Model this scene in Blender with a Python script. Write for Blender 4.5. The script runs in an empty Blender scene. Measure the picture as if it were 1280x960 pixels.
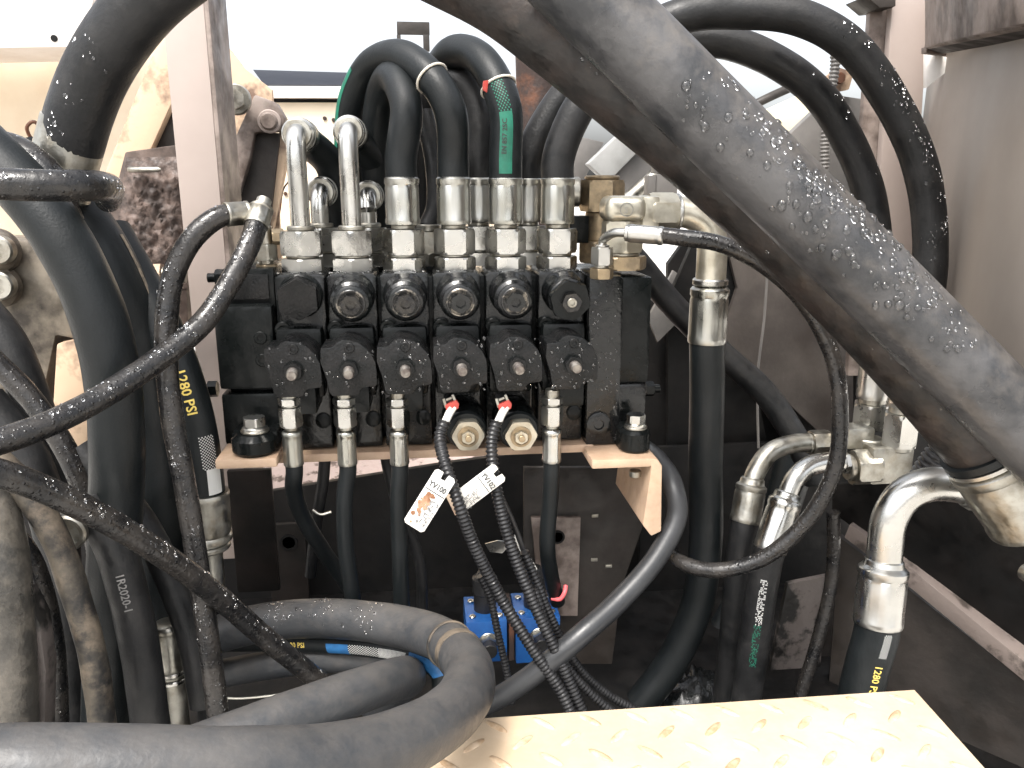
import bpy, bmesh, math, random
from mathutils import Vector as V, Matrix
R = math.radians
sc = bpy.context.scene
C = sc.collection
S = 0.00075            # 1000 working units = 0.75 m (camera to valve bank)
CZ = 1.9               # camera height above the ground
# ------------------------------------------------------------------ camera
PITCH, YAW, F = R(14), R(6.4), 1000.0
fw = V((math.sin(YAW)*math.cos(PITCH), math.cos(YAW)*math.cos(PITCH), -math.sin(PITCH)))
rt = V((math.cos(YAW), -math.sin(YAW), 0)); up = rt.cross(fw)
cd = bpy.data.cameras.new('camera'); cam = bpy.data.objects.new('camera', cd); C.objects.link(cam)
cam.location = (0, 0, CZ)
cam.rotation_euler = Matrix((rt, up, -fw)).transposed().to_euler()
cd.sensor_width = 36; cd.lens = 36*F/1280; cd.clip_start = 0.02; cd.clip_end = 4000
sc.camera = cam
# ------------------------------------------------------------------ world, sun, exposure
SUN_EL, SUN_AZ = 60, -150        # azimuth measured from +Y towards +X
w = bpy.data.worlds.new('World'); sc.world = w; w.use_nodes = True
nt = w.node_tree; bg = nt.nodes['Background']
sky = nt.nodes.new('ShaderNodeTexSky'); sky.sky_type = 'NISHITA'; sky.sun_disc = False
sky.sun_elevation = R(SUN_EL); sky.sun_rotation = R(SUN_AZ); sky.dust_density = 6; sky.air_density = 1.0; sky.ozone_density = 1
hs = nt.nodes.new('ShaderNodeHueSaturation'); hs.inputs['Saturation'].default_value = 0.25
nt.links.new(sky.outputs[0], hs.inputs['Color']); nt.links.new(hs.outputs[0], bg.inputs[0])
bg.inputs[1].default_value = 0.15
sd = bpy.data.lights.new('sun', 'SUN'); sd.energy = 1.1; sd.angle = R(12); sd.color = (1, .95, .88)
so = bpy.data.objects.new('sun', sd); C.objects.link(so)
dl = V((math.sin(R(SUN_AZ))*math.cos(R(SUN_EL)), math.cos(R(SUN_AZ))*math.cos(R(SUN_EL)), math.sin(R(SUN_EL))))
so.rotation_euler = dl.to_track_quat('Z', 'Y').to_euler()
sc.view_settings.view_transform = 'Standard'; sc.view_settings.look = 'None'
sc.view_settings.exposure = 1.6; sc.view_settings.gamma = 1
sc.render.engine = 'CYCLES'
rnd = random.Random(7)

# ------------------------------------------------------------------ geometry of the view -> place
def at(px, py, Y):
    d = fw + rt*((px-640)/F) + up*((480-py)/F)
    return d*(Y/d.y)
def unit(px, py, Y):                 # world units covered by one photo pixel there
    d = fw + rt*((px-640)/F) + up*((480-py)/F)
    return (Y/d.y)/F
W = lambda p: V((p[0]*S, p[1]*S, p[2]*S+CZ))

# ------------------------------------------------------------------ materials
MATS = {}
def mat(name, c1, c2=None, rough=.5, rough2=None, metal=0, scale=40, thr=(.4, .62), bump=.15, bscale=220,
        dust=None, dust_amt=.6, trans=0, ior=1.45, coat=0, detail=5, stretch=None, wet=0, spec=.5):
    m = bpy.data.materials.new(name); m.use_nodes = True
    t = m.node_tree; n = t.nodes; L = t.links.new
    b = n['Principled BSDF']
    b.inputs['Metallic'].default_value = metal
    b.inputs['IOR'].default_value = ior
    b.inputs['Transmission Weight'].default_value = trans
    b.inputs['Coat Weight'].default_value = coat; b.inputs['Coat Roughness'].default_value = .12
    b.inputs['Specular IOR Level'].default_value = spec
    tc = n.new('ShaderNodeTexCoord'); mp = n.new('ShaderNodeMapping')
    geo = n.new('ShaderNodeNewGeometry')
    L(geo.outputs['Position'], mp.inputs[0])
    if stretch: mp.inputs['Scale'].default_value = stretch
    nz = n.new('ShaderNodeTexNoise'); nz.inputs['Scale'].default_value = scale; nz.inputs['Detail'].default_value = detail
    nz.inputs['Roughness'].default_value = .62
    L(mp.outputs[0], nz.inputs['Vector'])
    mr = n.new('ShaderNodeMapRange'); mr.inputs[1].default_value = thr[0]; mr.inputs[2].default_value = thr[1]
    L(nz.outputs[0], mr.inputs[0])
    mx = n.new('ShaderNodeMix'); mx.data_type = 'RGBA'
    mx.inputs['A'].default_value = (*c1, 1); mx.inputs['B'].default_value = (*(c2 or c1), 1)
    L(mr.outputs[0], mx.inputs['Factor'])
    col = mx.outputs['Result']
    rr = n.new('ShaderNodeMapRange'); rr.inputs[3].default_value = rough; rr.inputs[4].default_value = rough if rough2 is None else rough2
    nz2 = n.new('ShaderNodeTexNoise'); nz2.inputs['Scale'].default_value = scale*1.9; nz2.inputs['Detail'].default_value = 6
    L(mp.outputs[0], nz2.inputs['Vector'])
    rr.inputs[1].default_value = .38; rr.inputs[2].default_value = .62
    L(nz2.outputs[0], rr.inputs[0]); rout = rr.outputs[0]
    if dust:
        sx = n.new('ShaderNodeSeparateXYZ'); L(geo.outputs['Normal'], sx.inputs[0])
        nz3 = n.new('ShaderNodeTexNoise'); nz3.inputs['Scale'].default_value = 55; nz3.inputs['Detail'].default_value = 7; nz3.inputs['Roughness'].default_value = .7
        L(geo.outputs['Position'], nz3.inputs['Vector'])
        ma = n.new('ShaderNodeMath'); ma.operation = 'MULTIPLY_ADD'; ma.inputs[1].default_value = .22; L(sx.outputs[2], ma.inputs[0]); L(nz3.outputs[0], ma.inputs[2])
        md = n.new('ShaderNodeMapRange'); md.inputs[1].default_value = .5; md.inputs[2].default_value = .78; md.inputs[4].default_value = dust_amt
        L(ma.outputs[0], md.inputs[0])
        m2 = n.new('ShaderNodeMix'); m2.data_type = 'RGBA'; L(md.outputs[0], m2.inputs['Factor']); L(col, m2.inputs['A'])
        m2.inputs['B'].default_value = (*dust, 1); col = m2.outputs['Result']
        ra = n.new('ShaderNodeMix'); L(md.outputs[0], ra.inputs['Factor']); L(rout, ra.inputs['A']); ra.inputs['B'].default_value = .8; rout = ra.outputs['Result']
        if metal:
            mm = n.new('ShaderNodeMath'); mm.operation = 'SUBTRACT'; mm.inputs[0].default_value = metal; L(md.outputs[0], mm.inputs[1]); L(mm.outputs[0], b.inputs['Metallic'])
    L(col, b.inputs['Base Color']); L(rout, b.inputs['Roughness'])
    if bump:
        nb = n.new('ShaderNodeTexNoise'); nb.inputs['Scale'].default_value = bscale; nb.inputs['Detail'].default_value = 4
        L(mp.outputs[0], nb.inputs['Vector'])
        bp = n.new('ShaderNodeBump'); bp.inputs['Strength'].default_value = bump; bp.inputs['Distance'].default_value = .0012
        h = nb.outputs[0]
        if wet:                                   # beads of rain: round domes standing on the surface
            vo = n.new('ShaderNodeTexVoronoi'); vo.inputs['Scale'].default_value = wet; vo.inputs['Randomness'].default_value = 1
            L(geo.outputs['Position'], vo.inputs['Vector'])
            vr = n.new('ShaderNodeMapRange'); vr.inputs[1].default_value = 0; vr.inputs[2].default_value = .3; vr.inputs[3].default_value = 1; vr.inputs[4].default_value = 0
            vr.interpolation_type = 'SMOOTHSTEP'; L(vo.outputs['Distance'], vr.inputs[0])
            ad = n.new('ShaderNodeMath'); ad.operation = 'MULTIPLY_ADD'; ad.inputs[1].default_value = 1.2
            L(vr.outputs[0], ad.inputs[0]); L(h, ad.inputs[2]); h = ad.outputs[0]
        L(h, bp.inputs['Height']); L(bp.outputs[0], b.inputs['Normal'])
    MATS[name] = m; return m
rubber = mat('rubber', (.006, .0065, .007), (.013, .013, .0135), .36, .6, scale=25, bump=.25, bscale=400, dust=(.06, .055, .05), dust_amt=.25, spec=.4)
rubber_clean = mat('rubber_clean', (.005, .0065, .007), (.009, .011, .012), .36, .52, scale=18, bump=.2, bscale=500, spec=.35)
rubber_wet = mat('rubber_wet', (.008, .008, .0085), (.028, .025, .0225), .13, .4, scale=45, bump=.5, bscale=260, wet=260)
rubber_dusty = mat('rubber_dusty', (.010, .0095, .009), (.065, .055, .042), .5, .75, scale=34, thr=(.42, .6), bump=.3, bscale=300, dust=(.2, .155, .11), dust_amt=.6)
rubber_grey = mat('rubber_grey', (.022, .023, .025), (.062, .061, .062), .24, .5, scale=15, thr=(.42, .57), bump=.4, bscale=160, dust=(.12, .105, .09), dust_amt=.45, detail=9)
rubber_smooth = mat('rubber_smooth_grey', (.022, .023, .025), (.035, .036, .038), .32, .45, scale=14, bump=.15)
rubber_fore = mat('rubber_fore', (.028, .031, .035), (.052, .053, .055), .33, .55, scale=16, thr=(.35, .7), bump=.3, bscale=260, dust=(.12, .105, .09), dust_amt=.3)
rubber_brown = mat('rubber_brown', (.009, .008, .0075), (.028, .021, .018), .35, .7, scale=30, bump=.7, bscale=160, dust=(.09, .065, .048), dust_amt=.45, detail=9)
steel = mat('plated_steel', (.54, .535, .51), (.40, .39, .36), .2, .36, metal=1, scale=22, bump=.12, bscale=150, thr=(.35, .8))
steel_dull = mat('dull_steel', (.42, .41, .37), (.27, .25, .21), .3, .5, metal=1, scale=50, bump=.2, bscale=250)
ferrule_m = mat('ferrule_steel', (.50, .50, .475), (.33, .325, .29), .22, .4, metal=1, scale=30, bump=.2, bscale=90, stretch=(1, 1, .15))
stud_m = mat('worn_stud', (.13, .11, .10), (.28, .26, .23), .3, .5, metal=.8, scale=120, bump=.2)
gun = mat('gunmetal', (.035, .035, .037), (.06, .057, .053), .16, .34, metal=.9, scale=90, bump=.3)
worn_edge = mat('worn_black_edge', (.05, .05, .05), (.3, .27, .23), .2, .4, metal=.8, scale=90, thr=(.5, .6), bump=.2)
brass = mat('tarnished_brass', (.36, .28, .18), (.2, .16, .11), .35, .6, metal=.85, scale=50, bump=.3)
cream = mat('passivated_nut', (.50, .475, .40), (.38, .35, .28), .28, .42, metal=.85, scale=60, bump=.1)
black = mat('black_paint', (.004, .005, .005), (.008, .009, .009), .14, .36, scale=35, bump=.35, bscale=130, coat=.05, spec=.18)
black_wet = mat('black_paint_wet', (.0045, .0055, .0055), (.009, .009, .0095), .1, .34, scale=50, bump=.5, bscale=170, coat=.25, spec=.35)
black_cap = mat('black_cast_cap', (.006, .0066, .0068), (.012, .0115, .0115), .17, .38, scale=60, bump=.5, bscale=420, spec=.28)
greasy = mat('greasy_plate', (.10, .085, .078), (.012, .011, .01), .3, .6, scale=22, thr=(.48, .56), bump=.8, bscale=90)
greasy_brown = mat('dirt_coated_paint', (.11, .08, .066), (.05, .036, .03), .5, .85, scale=26, thr=(.4, .6), bump=.8, bscale=100)
casting = mat('oily_casting', (.22, .19, .15), (.05, .042, .035), .3, .6, scale=24, thr=(.4, .62), bump=.5, metal=.4, bscale=90)
shaded_brown = mat('shaded_brown_plate', (.017, .013, .011), (.008, .007, .006), .5, .8, scale=18, spec=.25)  # darker copy of brown: shade of the cavity under the valve put into the colour
lit_brown = mat('lit_brown_plate', (.075, .064, .056), (.04, .033, .029), .4, .65, scale=12, thr=(.38, .65), bump=.3)  # lighter copy of brown: the lit look of the web is in the colour
ledge_m = mat('dirty_ledge', (.16, .13, .115), (.05, .04, .034), .45, .7, scale=30, thr=(.5, .6), bump=.3)
tan = mat('tan_paint', (.50, .36, .25), (.40, .28, .20), .4, .6, scale=22, bump=.15, dust=(.32, .2, .12), dust_amt=.45)
mauve = mat('mauve_beige_paint', (.33, .275, .245), (.285, .235, .21), .42, .58, scale=8, thr=(.3, .7), bump=.08, bscale=90)
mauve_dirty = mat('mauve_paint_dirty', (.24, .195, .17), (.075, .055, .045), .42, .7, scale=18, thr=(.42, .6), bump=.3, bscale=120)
wallp = mat('side_wall_paint', (.34, .30, .265), (.28, .24, .205), .42, .55, scale=5, thr=(.3, .7), bump=.08, bscale=60)
beige = mat('beige_paint', (.74, .63, .48), (.66, .53, .38), .45, .6, scale=9, thr=(.4, .75), bump=.1)
beige_dirty = mat('beige_paint_dirty', (.52, .38, .26), (.16, .10, .07), .5, .75, scale=16, thr=(.5, .62), bump=.35, bscale=140)
whitep = mat('white_metal', (.75, .72, .68), (.65, .6, .55), .4, .5, scale=10)
grime = mat('greasy_dirt', (.045, .033, .028), (.13, .095, .08), .45, .9, scale=60, bump=1.6, bscale=130)
gravel = mat('dirt_crust', (.36, .29, .27), (.10, .075, .065), .6, .9, scale=45, thr=(.52, .6), bump=1.2, bscale=120)
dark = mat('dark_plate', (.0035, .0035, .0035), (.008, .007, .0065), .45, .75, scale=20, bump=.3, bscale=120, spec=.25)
dark_grey = mat('grey_plate', (.10, .095, .09), (.15, .14, .13), .45, .6, scale=12, bump=.15)
pale_grey = mat('pale_grey_plate', (.3, .3, .29), (.22, .22, .21), .4, .55, scale=14, bump=.1)
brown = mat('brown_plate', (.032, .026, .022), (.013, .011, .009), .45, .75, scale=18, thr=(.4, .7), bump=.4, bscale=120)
rust = mat('rusty_pipe', (.035, .022, .018), (.19, .07, .03), .6, .85, scale=16, thr=(.5, .72), bump=.6)
blue = mat('blue_anodised', (.016, .105, .34), (.012, .075, .27), .3, .45, metal=.2, scale=40, bump=.05)
plastic = mat('black_plastic', (.012, .012, .013), (.02, .02, .021), .28, .4, scale=60, bump=.1)
white_pl = mat('white_tag_plastic', (.56, .555, .53), (.5, .48, .43), .4, .5, scale=50, bump=.03)
tag_rust = mat('rust_smear', (.17, .075, .035), (.33, .2, .12), .7, .8, scale=120, bump=.1)
ink = mat('ink', (.03, .03, .03), rough=.6, bump=0)
ink_grey = mat('faint_ink', (.16, .155, .15), rough=.6, bump=0)
red = mat('red_plastic', (.33, .045, .035), rough=.35, bump=0)
pink = mat('pink_tape', (.75, .12, .13), rough=.5, bump=0)
tie = mat('white_tie', (.62, .58, .5), rough=.4, bump=0)
yellow_print = mat('yellow_print', (.62, .47, .11), rough=.6, bump=0)
white_print = mat('white_print', (.55, .55, .53), rough=.6, bump=0)
green_print = mat('green_print', (.012, .14, .09), (.01, .10, .065), rough=.5, scale=70, bump=0)
blue_print = mat('blue_print', (.02, .12, .3), (.015, .08, .2), rough=.5, scale=70, bump=0)
water = mat('water', (1, 1, 1), rough=.0, bump=0, trans=1, ior=1.5)
step_p = mat('step_paint', (.56, .445, .32), (.50, .385, .265), .4, .55, scale=14, bump=.1, bscale=70, dust=(.3, .2, .11), dust_amt=.18)
lug_p = mat('worn_lug_paint', (.52, .40, .28), (.32, .215, .125), .4, .6, scale=60, thr=(.42, .62), bump=.2)
wire_m = mat('bright_wire', (.7, .68, .6), rough=.3, metal=1, bump=0)
concrete = mat('pale_concrete', (.52, .5, .46), (.42, .4, .37), .8, .9, scale=1.2, bump=.3, bscale=20)

# ------------------------------------------------------------------ objects
def props(o, label=None, cat=None, group=None, kind=None):
    if label: o['label'] = label
    if cat: o['category'] = cat
    if group: o['group'] = group
    if kind: o['kind'] = kind
    return o
WL = {}                                        # world location of every object made
def thing(name, label, cat, base, group=None):
    o = bpy.data.objects.new(name, None); C.objects.link(o); o.empty_display_size = .02
    p = W(base); o.location = p; WL[o.name] = p
    return props(o, label, cat, group)
def build(name, vs, fs, m, parent=None, sharp=38, smooth=True, bevel=0, label=None, kind=None, segs=2):
    ws = [W(v) for v in vs]
    lo = V([min(p[i] for p in ws) for i in range(3)]); hi = V([max(p[i] for p in ws) for i in range(3)])
    c = (lo+hi)/2
    me = bpy.data.meshes.new(name); me.from_pydata([p-c for p in ws], [], fs)
    me.materials.append(m)
    bm = bmesh.new(); bm.from_mesh(me)
    bmesh.ops.recalc_face_normals(bm, faces=bm.faces)
    if bevel:
        es = [e for e in bm.edges if len(e.link_faces) == 2 and e.calc_face_angle(0) > R(25)]
        bmesh.ops.bevel(bm, geom=es, offset=bevel*S, offset_type='OFFSET', segments=segs, affect='EDGES', profile=.6, clamp_overlap=True)
    bm.to_mesh(me); bm.free()
    if smooth:
        for p in me.polygons: p.use_smooth = True
        me.set_sharp_from_angle(angle=R(sharp))
    o = bpy.data.objects.new(name, me); C.objects.link(o)
    WL[o.name] = c
    if parent: o.parent = parent; o.location = c - WL[parent.name]
    else: o.location = c
    return props(o, label, None, None, kind)

def prism(name, pts, t, m, parent=None, bevel=1.0, **k):
    """polygon given as points, extruded by vector t (or by t units away from the viewer along +Y)"""
    t = V(t) if not isinstance(t, (int, float)) else V((0, t, 0))
    n = len(pts); vs = [V(p) for p in pts]+[V(p)+t for p in pts]
    fs = [list(range(n)), list(range(2*n-1, n-1, -1))]+[[i, (i+1) % n, n+(i+1) % n, n+i] for i in range(n)]
    return build(name, vs, fs, m, parent, bevel=bevel, **k)
def slab(name, pp, t, m, parent=None, bevel=1.0, **k):
    return prism(name, [at(*p) for p in pp], t, m, parent, bevel, **k)
def boxw(name, x0, x1, y0, y1, z0, z1, m, parent=None, bevel=1.5, **k):
    return prism(name, [(x0, y0, z0), (x1, y0, z0), (x1, y0, z1), (x0, y0, z1)], y1-y0, m, parent, bevel, **k)
def boxp(name, px0, py0, px1, py1, Y, d, m, parent=None, bevel=1.5, **k):
    cx, cy = (px0+px1)/2, (py0+py1)/2
    return boxw(name, at(px0, cy, Y).x, at(px1, cy, Y).x, Y, Y+d, at(cx, py1, Y).z, at(cx, py0, Y).z, m, parent, bevel, **k)

def frame(d, ref=None):
    d = V(d).normalized(); ref = ref or (V((0, 0, 1)) if abs(d.z) < .9 else V((0, -1, 0)))
    u = (ref - d*ref.dot(d)).normalized(); return d, u, d.cross(u)
def lathe(name, A, d, prof, m, parent=None, sides=28, rot=0, mod=None, sharp=38, ref=None, **k):
    """prof = [(distance along axis, radius)]; closed at both ends"""
    d, u, v = frame(d, ref); A = V(A); vs = []; fs = []
    for (t, r) in prof:
        for i in range(sides):
            a = 2*math.pi*i/sides+rot; rr = r*(mod(a, t) if mod else 1)
            vs.append(A+d*t+(u*math.cos(a)+v*math.sin(a))*rr)
    for j in range(len(prof)-1):
        for i in range(sides):
            a, b = j*sides+i, j*sides+(i+1) % sides; fs.append([a, b, b+sides, a+sides])
    fs.append(list(range(sides))); fs.append(list(range((len(prof)-1)*sides, len(prof)*sides)))
    return build(name, vs, fs, m, parent, sharp=sharp, **k)
def hexnut(name, A, d, L_, r, m, parent=None, rot=0, bore=0, ref=None, keep=.935, **k):
    """hexagon prism with the rounded-off corners of a real nut; 24 rim points, faces kept flat"""
    def mod(a, t):
        b = (a-rot) % (math.pi/3)-math.pi/6; hexr = math.cos(math.pi/6)/math.cos(b)
        c = min(t, L_-t)/(L_*.12+1e-6)
        lim = keep+(1-keep)*min(1, max(0, c)); return min(hexr, lim)
    prof = [(0, r), (L_*.05, r), (L_*.12, r), (L_*.5, r), (L_*.88, r), (L_*.95, r), (L_, r)]
    if bore: prof += [(L_, bore), (L_*.6, bore*.98), (L_*.6, .01)]
    return lathe(name, A, d, prof, m, parent, sides=48, rot=0, mod=mod, sharp=22, ref=ref, **k)
def ferrule(name, A, d, L_, r, m, parent=None, crimps=8, **k):
    def mod(a, t):
        if .12*L_ < t < .8*L_: return 1-.035*abs(math.cos(a*crimps/2))**6
        return 1
    prof = [(0, r*.86), (0, r*.97), (L_*.03, r), (L_*.1, r), (L_*.14, r*.985), (L_*.4, r*.99), (L_*.74, r*.985), (L_*.8, r*.94), (L_*.84, r*1.0), (L_*.93, r), (L_*.97, r*.9), (L_, r*.7)]
    return lathe(name, A, d, prof, m, parent, sides=48, mod=mod, **k)
def cyl(name, A, d, L_, r, m, parent=None, b=.08, **k):
    b = min(b*r, L_*.3)
    return lathe(name, A, d, [(0, r-b), (b, r), (L_-b, r), (L_, r-b)], m, parent, **k)
def socket(name, A, d, L_, r, m, parent=None, bore=.55, **k):     # cap with a hexagon hole in its end
    b = .12*r
    return lathe(name, A, d, [(0, r), (L_-b, r), (L_, r-b), (L_, r*bore), (L_-r*.5, r*bore*.95), (L_-r*.5, .01)], m, parent, sides=24, **k)

def spline(P, n=9):
    P = [V(p) for p in P]; Q = [P[0]*2-P[1]]+P+[P[-1]*2-P[-2]]; out = []
    for i in range(1, len(Q)-2):
        a, b, c, e = Q[i-1:i+3]
        k = lambda p, q: max((p-q).length, 1e-6)**.5
        t0 = 0; t1 = k(a, b); t2 = t1+k(b, c); t3 = t2+k(c, e)
        for j in range(n):
            t = t1+(t2-t1)*j/n
            A1 = a*((t1-t)/(t1-t0))+b*((t-t0)/(t1-t0)); A2 = b*((t2-t)/(t2-t1))+c*((t-t1)/(t2-t1)); A3 = c*((t3-t)/(t3-t2))+e*((t-t2)/(t3-t2))
            B1 = A1*((t2-t)/(t2-t0))+A2*((t-t0)/(t2-t0)); B2 = A2*((t3-t)/(t3-t1))+A3*((t-t1)/(t3-t1))
            out.append(B1*((t2-t)/(t2-t1))+B2*((t-t1)/(t2-t1)))
    out.append(P[-1]); return out
def resample(pts, step):
    out = [pts[0].copy()]; acc = 0
    for a, b in zip(pts, pts[1:]):
        L_ = (b-a).length; pos = step-acc
        while pos <= L_: out.append(a+(b-a)*(pos/L_)); pos += step
        acc = (acc+L_) % step if L_ else acc
    if (out[-1]-pts[-1]).length > step*.3: out.append(pts[-1].copy())
    return out
def sweep(pts, rads, sides):
    vs = []; fs = []; T = [(pts[min(i+1, len(pts)-1)]-pts[max(i-1, 0)]).normalized() for i in range(len(pts))]
    _, u, _ = frame(T[0]); fr = []
    for i, p in enumerate(pts):
        u = (u-T[i]*u.dot(T[i])).normalized(); v = T[i].cross(u); fr.append((p, T[i], u, v))
        for k in range(sides):
            a = 2*math.pi*k/sides; vs.append(p+(u*math.cos(a)+v*math.sin(a))*rads[i])
    for j in range(len(pts)-1):
        for i in range(sides):
            a, b = j*sides+i, j*sides+(i+1) % sides; fs.append([a, b, b+sides, a+sides])
    fs.append(list(range(sides))); fs.append(list(range((len(pts)-1)*sides, len(pts)*sides)))
    return vs, fs, T
def tube(name, P, r, m, parent=None, step=None, sides=24, px=True, wob=0, taper=None, **k):
    """a round hose swept along a smooth path; returns object and its path record"""
    Q = [p if isinstance(p, V) else at(*p) for p in P]
    pts = resample(spline(Q, 10), step or max(6, r*.35)); n = len(pts)
    ph = rnd.random()*9
    rads = [r*(1+wob*math.sin(i*.55+ph)*math.sin(i*.17+ph*2))*((1+(taper-1)*i/(n-1)) if taper else 1) for i in range(n)]
    vs, fs, T = sweep(pts, rads, sides)
    o = build(name, vs, fs, m, parent, sharp=60, **k)
    return o, (pts, T, rads)
def conduit(name, P, r, m, parent=None, pitch=5.5, **k):
    pts = resample(spline([p if isinstance(p, V) else at(*p) for p in P], 10), pitch/4); rads = [r*(1, 1, .8, .8)[i % 4] for i in range(len(pts))]
    vs, fs, T = sweep(pts, rads, 14)
    return build(name, vs, fs, m, parent, sharp=50, **k)

def facing(p, T):                               # direction on the tube that faces the viewer side
    c = -p.normalized(); c = (c-T*c.dot(T)).normalized(); return c, T.cross(c)
def arc_at(rec, s):
    pts, T, rads = rec; acc = 0
    for i in range(len(pts)-1):
        L_ = (pts[i+1]-pts[i]).length
        if acc+L_ >= s:
            f = (s-acc)/L_; return pts[i].lerp(pts[i+1], f), T[i].lerp(T[i+1], f).normalized(), rads[i]
        acc += L_
    return pts[-1], T[-1], rads[-1]
def length(rec): return sum((b-a).length for a, b in zip(rec[0], rec[0][1:]))
def s_near(rec, px, py):                        # arc length of the path point seen nearest to a pixel
    best = None; acc = 0
    for i, p in enumerate(rec[0]):
        if i: acc += (p-rec[0][i-1]).length
        z = p.dot(fw)
        if z <= 0: continue
        x = 640+F*p.dot(rt)/z; y = 480-F*p.dot(up)/z; d = (x-px)**2+(y-py)**2
        if best is None or d < best[0]: best = (d, acc)
    return best[1]
def text_mesh(body, size):
    cu = bpy.data.curves.new('t', 'FONT'); cu.body = body; cu.size = size; cu.resolution_u = 2; cu.offset = .018*size
    ob = bpy.data.objects.new('t', cu); C.objects.link(ob)
    me = bpy.data.meshes.new_from_object(ob.evaluated_get(bpy.context.evaluated_depsgraph_get()))
    bm = bmesh.new(); bm.from_mesh(me); bmesh.ops.triangulate(bm, faces=bm.faces)
    vs = [v.co.copy() for v in bm.verts]; fs = [[v.index for v in f.verts] for f in bm.faces]; bm.free()
    bpy.data.objects.remove(ob); return vs, fs
def flat_build(name, vs, fs, m, parent, **k):
    o = build(name, vs, fs, m, parent, smooth=False, **k); return o
def text_on_tube(body, rec, s0, size, m, parent, ang=0, flip=1, stretch=1.0):
    vs, fs = text_mesh(body, size); out = []
    for v in vs:
        p, T, r = arc_at(rec, s0+v.x*stretch); c, b = facing(p, T)
        a = R(ang)-flip*(v.y-size*.35)/r
        out.append(p+(c*math.cos(a)+b*math.sin(a))*(r+.9))
    return flat_build('print', out, fs, m, parent)
def patch_on_tube(rec, s0, s1, a0, a1, m, parent, off=.4, cells=None, name='print_stripe', n=14):
    """thin printed layer on the hose; cells = keep(i, j) makes a chequer of small marks"""
    vs = []; fs = []
    nu = n if not cells else cells[0]; nv = 6 if not cells else cells[1]
    def P_(u, v):
        p, T, r = arc_at(rec, s0+(s1-s0)*u); c, b = facing(p, T); a = R(a0+(a1-a0)*v)
        return p+(c*math.cos(a)+b*math.sin(a))*(r+off)
    for i in range(nu):
        for j in range(nv):
            if cells and not cells[2](i, j): continue
            k = len(vs); g = .0 if not cells else .12
            for (u, v) in ((i+g, j+g), (i+1-g, j+g), (i+1-g, j+1-g), (i+g, j+1-g)): vs.append(P_(u/nu, v/nv))
            fs.append([k, k+1, k+2, k+3])
    return build(name, vs, fs, m, parent)
def beads(name, spots, parent, m=None):
    """spots = [(point, normal, radius)] -> raindrops as flattened domes"""
    vs = []; fs = []
    for (p, nrm, r) in spots:
        d, u, v = frame(nrm); k = len(vs); K = 10
        ex = 1+rnd.random()*.35; h = .62
        rings = ((1, -.06), (1, .12), (.8, .62), (.42, .93))
        for (q, z) in rings:
            for i in range(K):
                a = 2*math.pi*i/K; vs.append(V(p)+(u*math.cos(a)*ex+v*math.sin(a))*r*q+d*(z*r*h))
        vs.append(V(p)+d*r*h)
        for j in range(3):
            for i in range(K): fs.append([k+j*K+i, k+j*K+(i+1) % K, k+(j+1)*K+(i+1) % K, k+(j+1)*K+i])
        for i in range(K): fs.append([k+3*K+i, k+3*K+(i+1) % K, k+4*K])
        fs.append([k+i for i in range(K)])
    return build(name, vs, fs, m or water, parent, sharp=80, kind='stuff')
def rain_on_tube(rec, s0, s1, n, rmin, rmax, parent, spread=75, lean=40, clump=True):
    spots = []; cs = [(s0+rnd.random()*(s1-s0), rnd.gauss(0, 1)) for _ in range(max(3, n//9))]
    for _ in range(n):
        if clump and rnd.random() < .7:
            c = rnd.choice(cs); s = c[0]+rnd.gauss(0, 14); q = c[1]*.5+rnd.gauss(0, .35)
        else: s = s0+rnd.random()*(s1-s0); q = rnd.gauss(0, .7)
        s = min(max(s, s0), s1)
        p, T, r = arc_at(rec, s); c, b = facing(p, T)
        upv = (V((0, 0, 1))-T*T.z); upv = upv.normalized() if upv.length > .15 else c
        base = (c+upv*(lean/60)).normalized(); side = T.cross(base); a = R(max(-spread, min(spread, q*38)))
        nrm = base*math.cos(a)+side*math.sin(a)
        spots.append((p+nrm*r, nrm, rmin+(rmax-rmin)*rnd.random()**2.6))
    return beads('raindrops', spots, parent)
def rain_on_face(x0, x1, z0, z1, y, n, rmin, rmax, parent):
    spots = [(V((x0+rnd.random()*(x1-x0), y, z0+rnd.random()*(z1-z0))), V((0, -1, 0)), rmin+(rmax-rmin)*rnd.random()**2) for _ in range(n)]
    return beads('raindrops', spots, parent)

def hose(name, label, P, r, m, group=None, cat='hose', rain=0, rr=(.8, 2.2), wob=.012, rainspan=(0, 1), **k):
    t = thing(name, label, cat, P[0] if isinstance(P[0], V) else at(*P[0]), group)
    o, rec = tube('rubber_tube', P, r, m, t, wob=wob, **k)
    if rain:
        L_ = length(rec); rain_on_tube(rec, L_*rainspan[0], L_*rainspan[1], rain, rr[0], rr[1], t)
    return t, rec
def stack(parent, A, d, segs):
    """a row of fittings along one axis: (part name, kind, length, radius, material[, rotation])"""
    A = V(A); d = V(d).normalized(); t = 0
    for sg in segs:
        nm, kd, L_, r, m = sg[:5]; rot = sg[5] if len(sg) > 5 else 0
        p = A+d*t
        if kd == 'hex': hexnut(nm, p, d, L_, r, m, parent, rot=R(rot))
        elif kd == 'cyl': cyl(nm, p, d, L_, r, m, parent)
        elif kd == 'fer': ferrule(nm, p, d, L_, r, m, parent)
        elif kd == 'ref': ferrule(nm, p+d*L_, -d, L_, r, m, parent)
        t += L_
    return A+d*t
UP = V((0, 0, 1)); DN = -UP; FR = V((0, -1, 0))

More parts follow.
